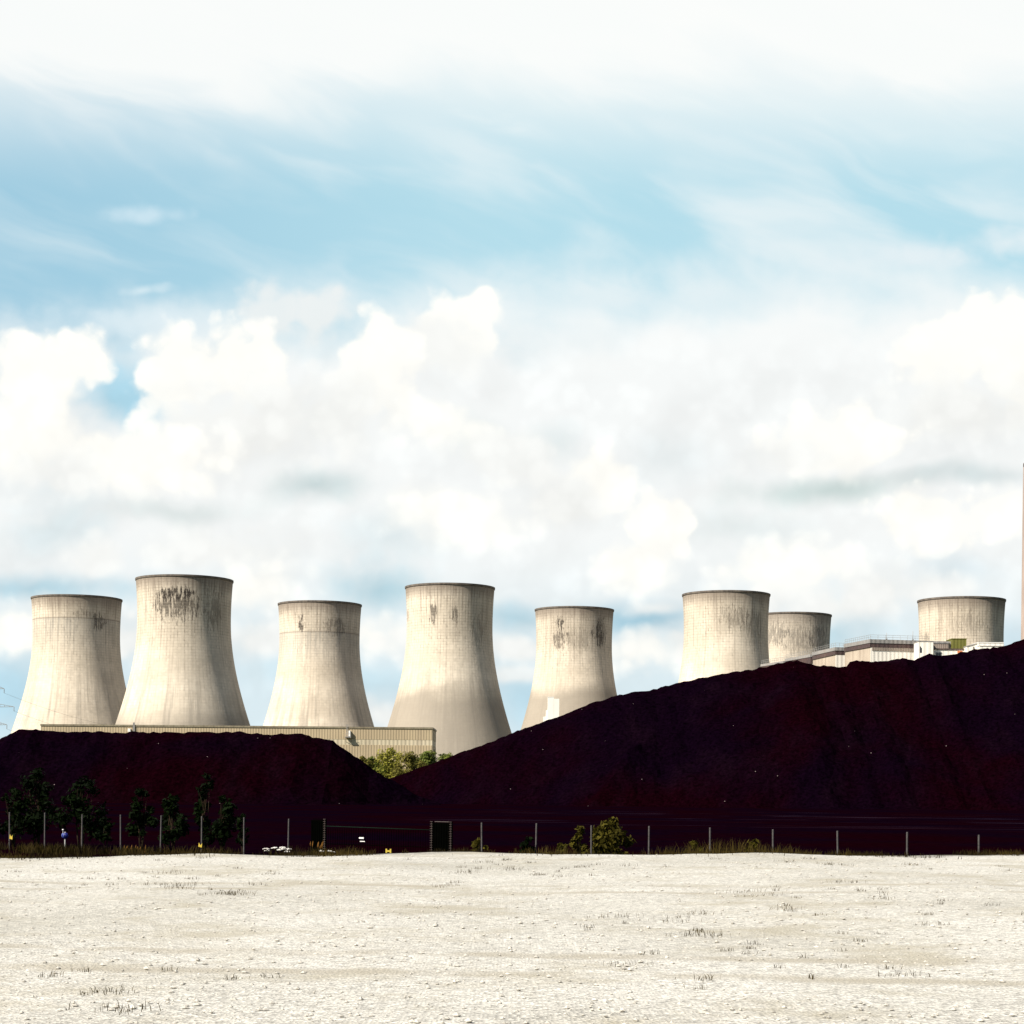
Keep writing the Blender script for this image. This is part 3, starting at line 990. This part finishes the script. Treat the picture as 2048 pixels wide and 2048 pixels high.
mb = MB(); cx_ = w * .55; mb.box(cx_, cx_ + .35, -.25, -.003, 40, zl_); mb.build('downpipe', M['dark_steel'], pbk)

ax = at(1957, 1290, D - 4).x
wb = thing('store_building', 'wide low white building at the right end, below the rightmost cooling tower', 'building', (ax, D - 4, 0))
w = at(2007, 1290, D - 4).x - ax
zt = at(1980, 1285.8, D - 4).z
zl2 = at(1980, 1293.5, D - 4).z
mb = MB(); mb.box(.003, w + 1.4, -.9, 14, 0, zl2); mb.build('lower_wall', M['white_clad'], wb)
mb = MB(); mb.box(.3, w + 1.5, -1.0, 13.9, zl2 + .003, zl2 + .35); mb.build('ledge', M['grey_band'], wb)
mb = MB(); mb.box(.003, w, 0, 13.5, zl2 + .353, zt); mb.build('upper_wall', M['white_clad'], wb)
mb = MB(); mb.box(-.1, w + .15, -.15, 13.6, zt + .002, zt + .3); mb.build('roof_edge', M['white_paint'], wb)

# ------------------------------------------------------------------ chimney at the right edge
D = 930
ch = at(2043.6, 1290, D)
ch2 = at(2048.1, 940, D)
rb = 13.0
cxx = ch.x + rb * 1.0
z0_, z1_ = ch.z, ch2.z
slope_c = (ch2.x - ch.x) / (z1_ - z0_)
def chr_(z):
    return rb - slope_c * (z - z0_)
cr = thing('chimney', 'tall tapering concrete chimney cut off by the right edge', 'chimney', (cxx, D, 0))
mb = MB()
NS = 64
zs = [0, 40, 80, 120, 150, 172]
vs, fs = [], []
for z in zs:
    for i in range(NS):
        th = 2 * math.pi * i / NS
        vs.append((chr_(z) * math.cos(th), chr_(z) * math.sin(th), z))
for j in range(len(zs) - 1):
    for i in range(NS):
        fs.append((j * NS + i, j * NS + (i + 1) % NS, (j + 1) * NS + (i + 1) % NS, (j + 1) * NS + i))
mb.add(vs, fs, True)
mb.build('stack', M['chimney'], cr)
mb = MB()
vs, fs = [], []
for (dr, z) in ((.01, 172.003), (.03, 172.6), (.0, 174), (-1.2, 174), (-1.2, 172.003)):
    for i in range(NS):
        th = 2 * math.pi * i / NS
        vs.append(((chr_(172) + dr) * math.cos(th), (chr_(172) + dr) * math.sin(th), z))
for j in range(4):
    for i in range(NS):
        fs.append((j * NS + i, j * NS + (i + 1) % NS, (j + 1) * NS + (i + 1) % NS, (j + 1) * NS + i))
mb.add(vs, fs, False)
mb.build('cap', M['rim'], cr)

# ------------------------------------------------------------------ pylon at the left edge
D = 900
pc = at(-14, 1500, D)
py_ = thing('pylon', 'grey lattice electricity pylon reaching in at the left edge', 'pylon', (pc.x, D, 0))
zt = [at(0, 1378, D).z, at(0, 1414, D).z, at(0, 1450, D).z]
topz = zt[0] + 6
mb = MB()
def half(z):
    return 4.2 - 3.4 * min(1, z / zt[2]) if z < zt[2] else .8
lv = [0, 8, 15, 21, 26, 30, zt[2], zt[2] + 4.5, zt[1], zt[1] + 4.5, zt[0], topz]
lv = sorted(set(lv))
for sx in (-1, 1):
    for sy in (-1, 1):
        for z0, z1 in zip(lv, lv[1:]):
            mb.bar((sx * half(z0), sy * half(z0), z0), (sx * half(z1), sy * half(z1), z1), .13, 4)
for z0, z1 in zip(lv, lv[1:]):
    h0, h1 = half(z0), half(z1)
    for sy in (-1, 1):
        mb.bar((-h0, sy * h0, z0), (h1, sy * h1, z1), .08, 4)
        mb.bar((h0, sy * h0, z0), (-h1, sy * h1, z1), .08, 4)
        mb.bar((sy * h0, -h0, z0), (sy * h1, h1, z1), .08, 4)
        mb.bar((sy * h0, h0, z0), (sy * h1, -h1, z1), .08, 4)
mb.build('lattice_mast', M['steel'], py_)
tips = []
for z, tip_px in ((zt[0], 8), (zt[1], 28), (zt[2], 14)):
    reach = at(tip_px, 1420, D).x - pc.x
    mb = MB()
    for sx in (-1, 1):
        tip = Vector((sx * reach, 0, z + .2))
        for sy in (-1, 1):
            mb.bar((sx * .8, sy * .8, z), tip, .10, 4)
            mb.bar((sx * .8, sy * .8, z + 1.9), tip, .10, 4)
        for k in (.25, .5, .75):
            p = Vector((sx * .8, 0, z)).lerp(tip, k)
            q = Vector((sx * .8, 0, z + 1.9)).lerp(tip, k)
            w_ = .8 * (1 - k)
            mb.bar((p.x, -w_, p.z), (q.x, -w_, q.z), .06, 4)
            mb.bar((p.x, w_, p.z), (q.x, w_, q.z), .06, 4)
        tips.append(tip)
    mb.build('crossarm', M['steel'], py_)
for tp in tips:
    ins = MB()
    ins.bar(tp, tp - Vector((0, 0, 2.2)), .12, 6)
    for k in range(6):
        c_ = tp - Vector((0, 0, .4 + .3 * k))
        ins.bar(c_, c_ - Vector((0, 0, .1)), .22, 8)
    ins.build('insulator_string', M['steel'], py_)
for tp in tips:
    if tp.x < 0:
        continue
    wr = MB()
    a_ = tp - Vector((0, 0, 2.2))
    b_ = a_ + Vector((60, 330, -8))
    prev = a_
    for k in range(1, 25):
        u = k / 24
        p = a_.lerp(b_, u) - Vector((0, 0, 9 * 4 * u * (1 - u)))
        wr.bar(prev, p, .05, 4)
        prev = p
    wr.build('overhead_line', M['steel'], py_)


# ------------------------------------------------------------------ trees and bushes
def leafy(blobs, n, size, rng, squash=.5):
    """leaf faces spread through several clumps (centre, radius)"""
    vs, fs, tones = [], [], []
    tot = sum(r ** 2.2 for _, r in blobs)
    for c, r in blobs:
        base = rng.random() * .5
        for _ in range(int(n * r ** 2.2 / tot)):
            d = Vector((rng.gauss(0, 1), rng.gauss(0, 1), rng.gauss(0, 1))).normalized()
            p = c + d * (r * (rng.random() ** .45)) * (1 + .25 * rng.gauss(0, 1) * .6)
            if p.z < .05:
                continue
            nn = (d + Vector((rng.gauss(0, .7), rng.gauss(0, .7), rng.gauss(0, .7) + .4))).normalized()
            u = nn.cross(Vector((rng.gauss(0, 1), rng.gauss(0, 1), rng.gauss(0, 1)))).normalized()
            w = nn.cross(u)
            s = size * (.6 + .8 * rng.random())
            a = len(vs)
            vs += [p - u * s, p - w * s * squash * .8 + u * s * .1, p + u * s, p + w * s * squash]
            fs.append((a, a + 1, a + 2, a + 3))
            tones.append(min(1, base + .5 * rng.random()))
    return vs, fs, tones


def add_tone(o, tones):
    at_ = o.data.attributes.new('tone', 'FLOAT', 'FACE')
    at_.data.foreach_set('value', tones)


def tree(name, label, cat, x, y, h, half, mat, n, leaf, seed, low=.12, nb=16, group=None, stems=3, spread=.8):
    rng = random.Random(seed)
    root = thing(name, label, cat, (x, y, 0), rng.random() * 6, group)
    blobs = []
    for k in range(nb):
        t_ = low + (1 - low) * ((k + rng.random()) / nb)
        wd = half * (1 - abs(t_ - .45) ** 1.5 * 1.55) * spread
        a_ = rng.random() * 6.283
        rr = wd * math.sqrt(rng.random()) * 1.05
        r = half * (.20 + .30 * rng.random()) * (1.15 - .5 * t_)
        blobs.append((Vector((rr * math.cos(a_), rr * math.sin(a_), h * t_ - r * t_ * .9)), r))
    blobs.append((Vector((rng.gauss(0, half * .1), 0, h - half * .22)), half * .22))
    vs, fs, tn = leafy(blobs, n, leaf, rng)
    mb = MB(); mb.add(vs, fs)
    cr = mb.build('crown', mat, root)
    add_tone(cr, tn)
    tk = MB()
    for s in range(stems):
        a_ = 6.283 * s / stems + rng.random()
        foot = Vector((.06 * half * math.cos(a_), .06 * half * math.sin(a_), -.1))
        mid = Vector((.2 * half * math.cos(a_), .2 * half * math.sin(a_), h * .35))
        tk.bar(foot, mid, h * .014, 7, h * .010)
        for bc, br in rng.sample(blobs, min(len(blobs), 5)):
            if bc.z > mid.z:
                tk.bar(mid, bc, h * .007, 5, h * .003)
    tk.build('trunk', M['bark'], root)
    return root


D = 560
for k, (px, ytop, hw, mt, lab) in enumerate((
        (727, 1511, 11, 'leaf_olive', 'small dull bush at the left end of the row between the heaps'),
        (745, 1513, 16, 'leaf_mid', 'second, pale bush from the left in the row between the heaps'),
        (780, 1494, 31, 'leaf_gold', 'biggest, yellow green tree in the gap between the heaps'),
        (822, 1502, 23, 'leaf_olive', 'brownish olive tree right of the yellow green one'),
        (856, 1500.5, 20, 'leaf_mid', 'green tree under the right end of the tan shed'),
        (888, 1505, 19, 'leaf_mid', 'rightmost green tree of the gap, against the central cooling tower'))):
    d = D + (k % 3) * 6
    p = at(px, ytop, d)
    tree('tree', lab, 'tree', p.x, d, p.z, hw / F * d * 1.7, M[mt], int(8200 * (hw / 25) ** 1.4) + 2600, .40, 40 + k, .05, 40, 'trees in the gap between the heaps', 3, 1.0)

# young trees and bushes behind and along the fence
for k, (px, ytop, hw, off, mt, n, leaf, lab, nb) in enumerate((
        (28, 1574, 26, 7, 'leaf_dark', 620, .17, 'leftmost dark sapling behind the fence, with a low ragged crown', 8),
        (74, 1533, 36, 9, 'leaf_dark', 1000, .18, 'tall dark sapling behind the fence near the left edge', 10),
        (162, 1553, 36, 8, 'leaf_dark', 1300, .17, 'broad dark tree behind the blue sign', 10),
        (212, 1633, 15, 4, 'leaf_dark', 420, .13, 'small round bush behind the fence, right of the blue sign', 6),
        (283, 1578, 22, 8, 'leaf_dark', 800, .17, 'dark young tree with a dense round head left of a shorter twin crown', 7),
        (345, 1588, 30, 8, 'leaf_dark', 700, .17, 'thin dark sapling with a flat spreading crown', 8),
        (410, 1546, 20, 10, 'leaf_dark', 420, .17, 'tall thin sapling with very sparse leaves', 7),
        (447, 1590, 26, 7, 'leaf_dark', 800, .17, 'dark bushy sapling at the right end of the fence thicket', 8),
        (486, 1628, 12, 3, 'leaf_dark', 240, .13, 'small dark shrub behind a fence post left of the gate', 6),
        (958, 1676, 18, .8, 'leaf_brown', 420, .12, 'small brown green shrub at the first post right of the gate', 7),
        (1056, 1674, 15, -.7, 'leaf_dark', 360, .12, 'low dark green shrub at the second post right of the gate', 6),
        (1158, 1652, 21, 1.2, 'leaf_brown', 700, .13, 'upright brown green bush on the left of the big fence bush', 8),
        (1226, 1634, 44, 1.6, 'leaf_brown', 1900, .14, 'biggest brown green bush along the right part of the fence', 14),
        (1120, 1686, 26, -.8, 'leaf_brown', 600, .12, 'low yellowish bush creeping at the fence foot', 8),
        (1392, 1680, 28, 1.0, 'leaf_brown', 520, .12, 'low thin bush in the tall grass right of the big fence bush', 8),
        (1508, 1678, 24, .9, 'leaf_brown', 420, .11, 'last low bush in the tall grass towards the right', 8))):
    p2 = fence_pt(px) - FN * off
    d = p2.y
    p = at(px, ytop, d)
    tree('shrub' if p.z < 2.6 else 'sapling', lab, 'shrub' if p.z < 2.6 else 'young tree', p.x, d, p.z, hw / F * d * (1.45 if mt == 'leaf_dark' else 1.15), M[mt], int(n * (1.1 if mt == 'leaf_dark' else 1.3)), leaf, 90 + k, .10 if 'leaf_brown' == mt else .3, nb + 6,
         'bushes and saplings along the fence', 3)

# ------------------------------------------------------------------ fence
PH = 2.2
SP = (FB - FA).length / 19
fen = thing('fence', 'long wire fence on slim concrete posts in front of the coal yard', 'fence', (FA.x, FA.y, 0), F_ANG)
post_me = None
for i in range(-2, 22):
    if i in (8, 9, 10):
        continue
    if post_me is None:
        mb = MB()
        mb.box(-.036, .036, -.036, .036, -.3, PH, .012)
        o = mb.build('post', M['post'], fen)
        post_me = o
    else:
        o = put(post_me.copy(), fen)
    o.location = (i * SP + rnd.gauss(0, .02), 0, rnd.gauss(0, .02))
    o.rotation_euler = (rnd.gauss(0, R(.7)), rnd.gauss(0, R(.5)), 0)
GA = (fence_pt(624) - FA).dot(FU)
GB = (fence_pt(902) - FA).dot(FU)
for (s0, s1) in ((-2 * SP, GA), (GB, 21 * SP)):
    wr = MB()
    n = int((s1 - s0) / SP) + 1
    for z in (.25, .75, 1.25, 1.75, 2.12):
        for k in range(n):
            a_, b_ = s0 + (s1 - s0) * k / n, s0 + (s1 - s0) * (k + 1) / n
            wr.bar((a_, -.06, z), ((a_ + b_) / 2, -.06, z - .012), .0025, 4)
            wr.bar(((a_ + b_) / 2, -.06, z - .012), (b_, -.06, z), .0025, 4)
    wr.build('wire_strands', M['wire'], fen)


def yellow_tag(px, y0, y1):
    s = (fence_pt(px) - FA).dot(FU)
    d = fence_pt(px).y
    z0, z1 = at(px, y1, d).z, at(px, y0, d).z
    mb = MB()
    w = .14
    mb.add([(s - w, -.12, z0 + .05), (s + w * .8, -.12, z0), (s + w, -.12, z1), (s + w * .45, -.12, (z0 + z1) / 2 + .03), (s - w * .1, -.12, z1 - .1), (s - w * .7, -.12, z1 + .02)]
           + [(s - w, -.10, z0 + .05), (s + w * .8, -.10, z0), (s + w, -.10, z1), (s + w * .45, -.10, (z0 + z1) / 2 + .03), (s - w * .1, -.10, z1 - .1), (s - w * .7, -.10, z1 + .02)],
           [(0, 1, 2, 3, 4, 5), (11, 10, 9, 8, 7, 6)] + [(i, 6 + i, 6 + (i + 1) % 6, (i + 1) % 6) for i in range(6)])
    o = mb.build('tag', M['yellow'], fen)
    o['label'] = 'torn yellow tag on a post'


yellow_tag(26, 1669, 1679)
yellow_tag(404.5, 1686, 1695)

# gate
GA2 = (fence_pt(650) - FA).dot(FU)
GB2 = (fence_pt(867) - FA).dot(FU)
o0 = FA + FU * GA
gt = thing('gate', 'wide dark gate with a thin green top rail between two solid dark side panels', 'gate', (o0.x, o0.y, 0), F_ANG)
mid = fence_pt(760)
def gz(y):
    return at(760, y, mid.y).z
for s0, s1 in ((GA, GA2), (GB2, GB)):
    s0 -= GA; s1 -= GA
    mb = MB(); mb.box(s0, s1, -.05, .05, .05, 2.15, .01)
    n = 7
    for k in range(n):
        xx = s0 + (s1 - s0) * (k + .5) / n
        mb.box(xx - .02, xx + .02, -.075, -.052, .1, 2.1)
    mb.build('side_panel', M['gate'], gt)
    mb = MB()
    mb.bar((s0 + .1, 0, 2.20), (s1 - .1, 0, 2.20), .018, 6); mb.build('panel_cap', M['stud'] if s0 > 1 else M['gate'], gt)
for s in (GA2 - GA + .05, GB2 - GA - .05, GB - GA + .05):
    mb = MB()
    mb.box(s - .045, s + .045, -.045, .045, -.3, 2.2)
    po = mb.build('gate_post', M['gate'], gt)
    mb = MB()
    mb.box(s - .012, s + .012, -.06, -.046, .3, 2.2)
    z = .35
    while z < 2.25:
        mb.box(s - .07, s + .07, -.10, -.048, z, z + .025)
        z += .115
    mb.build('bolt_row', M['stud'], po)
g0, g1 = GA2 - GA + .1, GB2 - GA - .1
mb = MB(); mb.bar((g0, 0, gz(1655)), (g1, 0, gz(1657.5)), .022, 8); mb.build('top_rail', M['gate_rail'], gt)
mb = MB()
for z in (.15, .95):
    mb.bar((g0, 0, z), (g1, 0, z), .02, 6)
k = g0 + .15
while k < g1:
    mb.bar((k, 0, .12), (k, 0, gz(1658)), .012, 5)
    k += .15
mb.build('bars', M['gate'], gt)
xx = (fence_pt(725) - FA).dot(FU) - GA
mb = MB(); mb.box(xx - .15, xx + .15, -.06, -.03, gz(1678.5), gz(1675.5)); mb.box(xx - .09, xx + .22, -.058, -.032, gz(1684.5), gz(1683)); mb.build('notice_plate', M['white_paint'], gt)
xx = (fence_pt(780) - FA).dot(FU) - GA
mb = MB()
z0, z1 = gz(1705), gz(1697)
for sx in (-1, 1):
    mb.box(xx + sx * .13 - .045, xx + sx * .13 + .045, -.09, -.03, z0, z1)
mb.box(xx - .084, xx + .084, -.085, -.035, z0 + .05, (z0 + z1) / 2 + .03)
mb.build('latch', M['yellow'], gt)

# blue round sign on a post
p2 = fence_pt(152.5) + FN * .8
sg = thing('sign', 'small round blue sign on a short grey pole in front of the fence', 'sign', (p2.x, p2.y, 0))
def sz(y):
    return at(152, y, p2.y).z
mb = MB(); mb.bar((0, .03, -.2), (0, .03, sz(1664)), .042, 10); mb.build('pole', M['steel'], sg)
mb = MB(); zc = sz(1671.5); mb.bar((.02, -.05, zc), (.02, -.02, zc), .175, 24); mb.build('disc', M['blue'], sg)
mb = MB(); mb.bar((-.13, .0, zc + .01), (-.10, .03, zc + .01), .13, 24); mb.build('rear_disc', M['blue_back'], sg)
mb = MB(); mb.bar((-.12, .02, sz(1661)), (-.12, .02, sz(1658.5)), .05, 10); mb.bar((-.12, .02, zc), (-.12, .02, sz(1661)), .012, 6); mb.build('cap_lamp', M['white_paint'], sg)


# white umbels at the fence foot
def umbel_plant(label, px, off, y_tops):
    base = fence_pt(px) + FN * off
    root = thing('flowering_plant', label, 'wild flowers', (base.x, base.y, 0), 0, 'white umbels in the verge')
    for (dx, y) in y_tops:
        st, fl = MB(), MB()
        x = dx / F * base.y
        z = at(px + dx, y, base.y).z
        yy = rnd.gauss(0, .25)
        st.bar((x * .4, yy * .5, -.05), (x, yy, z), .012, 5, .006)
        for _ in range(26):
            a_, r_ = rnd.random() * 6.283, .16 * math.sqrt(rnd.random())
            c_ = Vector((x + r_ * math.cos(a_), yy + r_ * math.sin(a_), z + .05 - 1.2 * r_ * r_ + rnd.gauss(0, .012)))
            fl.bar(c_ - Vector((0, 0, .012)), c_ + Vector((0, 0, .012)), .034, 6, .02)
            st.bar((x, yy, z - .06), c_, .004, 3)
        so_ = st.build('stem', M['stem'], root)
        fl.build('flower_head', M['petal'], so_)


umbel_plant('white umbel flowers in the grass at the last post left of the gate', 588, .6, ((-40, 1699), (-24, 1697), (-8, 1696.5), (-4, 1699), (4, 1700), (-12, 1701), (-38, 1703), (3, 1704)))
umbel_plant('few low white flowers at the foot of the gate', 676, .7, ((-14, 1703), (0, 1703.5), (6, 1705)))

# dry orange stalks left
def stalks(label, pxs, y0):
    base = fence_pt(sum(pxs) / len(pxs)) + FN * .9
    root = thing('weed_clump', label, 'weeds', (base.x, base.y, 0), 0, None)
    for px in pxs:
        x = (px - sum(pxs) / len(pxs)) / F * base.y
        for _ in range(4):
            xx = x + rnd.gauss(0, .12); yy = rnd.gauss(0, .3)
            z = at(px, y0 + rnd.random() * 10, base.y).z
            top = Vector((xx + rnd.gauss(0, .06), yy, z))
            st, fl = MB(), MB()
            st.bar((xx, yy, -.05), top, .009, 4, .005)
            so_ = st.build('stalk', M['stem'], root)
            fl.bar(top - Vector((0, 0, .16)), top - Vector((0, 0, .06)), .014, 6, .034)
            fl.bar(top - Vector((0, 0, .06)), top + Vector((.01, 0, .07)), .034, 6, .008)
            fl.build('seed_head', M['rust'], so_)


M['rust'] = simple('rusty_seed_heads', (.16, .075, .018), .3, 6, .9, .05)
stalks('rusty dock stalks in the grass under the left saplings', [272, 282, 293, 305, 315], 1692)
stalks('rusty dock stalks beside the left gate panel', [654, 662, 668], 1684)

# verge grass: nobody could count the blades
rng = random.Random(5)
vs, fs, tn = [], [], []
pale_s = (fence_pt(1420) - FA).dot(FU)      # palest stand of grass
for _ in range(17000):
    s = -8 + 78 * rng.random()
    d = rng.gauss(1.6, 1.25)
    if d < -2.5 or d > 7.5:
        continue
    dens = noise.noise(Vector((s * .35, d * .5, 2.2))) + .25 * noise.noise(Vector((s * 1.7, d * 1.7, 5)))
    if dens < -.05 + max(0, d - 2.6) * .2:
        continue
    p = FA + FU * s + FN * d
    h = (.22 + .42 * rng.random() ** 1.5) * (1.0 + .9 * max(0, noise.noise(Vector((s * .11, 8.8, 0))))) * (1.0 if d < 3 else .6)
    if 30 < s:
        h *= 1.15
    w = .014 + .014 * rng.random()
    a_ = rng.random() * 6.283
    lx, ly = rng.gauss(0, .28) * h, rng.gauss(0, .28) * h
    k = len(vs)
    cx_, sx_ = math.cos(a_) * w, math.sin(a_) * w
    vs += [(p.x - cx_, p.y - sx_, -.02), (p.x + cx_, p.y + sx_, -.02), (p.x + lx * .4 + cx_ * .8, p.y + ly * .4 + sx_ * .8, h * .6), (p.x + lx * .4 - cx_ * .8, p.y + ly * .4 - sx_ * .8, h * .6), (p.x + lx, p.y + ly, h)]
    fs += [(k, k + 1, k + 2, k + 3), (k + 3, k + 2, k + 4)]
    tone = max(0, min(1, rng.gauss(.14, .14) + .5 * math.exp(-((s - pale_s) / 4.5) ** 2) + .25 * noise.noise(Vector((s * .2, d * .4, 0)))))
    tn += [tone, tone]
def blade(x, y, z0, h, w, tone, lean=.3):
    a_ = rng.random() * 6.283
    lx, ly = rng.gauss(0, lean) * h, rng.gauss(0, lean) * h
    k = len(vs)
    cx_, sx_ = math.cos(a_) * w, math.sin(a_) * w
    vs.extend([(x - cx_, y - sx_, z0 - .02), (x + cx_, y + sx_, z0 - .02), (x + lx * .4 + cx_ * .8, y + ly * .4 + sx_ * .8, z0 + h * .6), (x + lx * .4 - cx_ * .8, y + ly * .4 - sx_ * .8, z0 + h * .6), (x + lx, y + ly, z0 + h)])
    fs.extend([(k, k + 1, k + 2, k + 3), (k + 3, k + 2, k + 4)])
    tn.extend([tone, tone])


for _ in range(42000):       # fringe along the edge of the bank
    x = (rng.random() * 2 - 1) * 24
    px = 1024 + x / YC * F
    y = YC + rng.gauss(.4, 1.1)
    pale = math.exp(-((px - 1430) / 170) ** 2) + .6 * math.exp(-((px - 1120) / 60) ** 2) + .35 * math.exp(-((px - 690) / 60) ** 2)
    dn = noise.noise(Vector((x * .5, y * .6, 2.2))) + .5 * noise.noise(Vector((x * 2.1, y * 1.7, 5)))
    if dn < .02 - .4 * pale:
        continue
    h = (.03 + .11 * rng.random() ** 1.6) * (1 + 1.5 * pale) * (1 + max(0, dn))
    blade(x, y, bank_z(x, y), h, .004 + .006 * rng.random(), max(0, min(1, rng.gauss(.16, .14) + .5 * pale)))
for _ in range(520):         # stray tufts on the gravel
    y0 = 11.5 + 33 * rng.random()
    x0 = (rng.random() * 2 - 1) * (.32 * y0 + 2)
    if noise.noise(Vector((x0 * .22, y0 * .22, 4.4))) < .12:
        continue
    R0 = .03 + .12 * rng.random() ** 2.5
    for _b in range(int(8 + 220 * R0)):
        x, y = x0 + rng.gauss(0, R0 * 1.3), y0 + rng.gauss(0, R0)
        blade(x, y, bank_z(x, y), (.02 + .06 * rng.random()) * (.6 + 4 * R0), .002 + .002 * rng.random(), min(1, .45 + .4 * rng.random()), .5)
mb = MB(); mb.add(vs, fs)
go = mb.build('verge_grass', M['grass'])
add_tone(go, tn)
tag(go, 'dry dark and yellowish grass along the fence foot and the gravel edge', 'grass', kind='stuff')

bpy.context.view_layer.update()
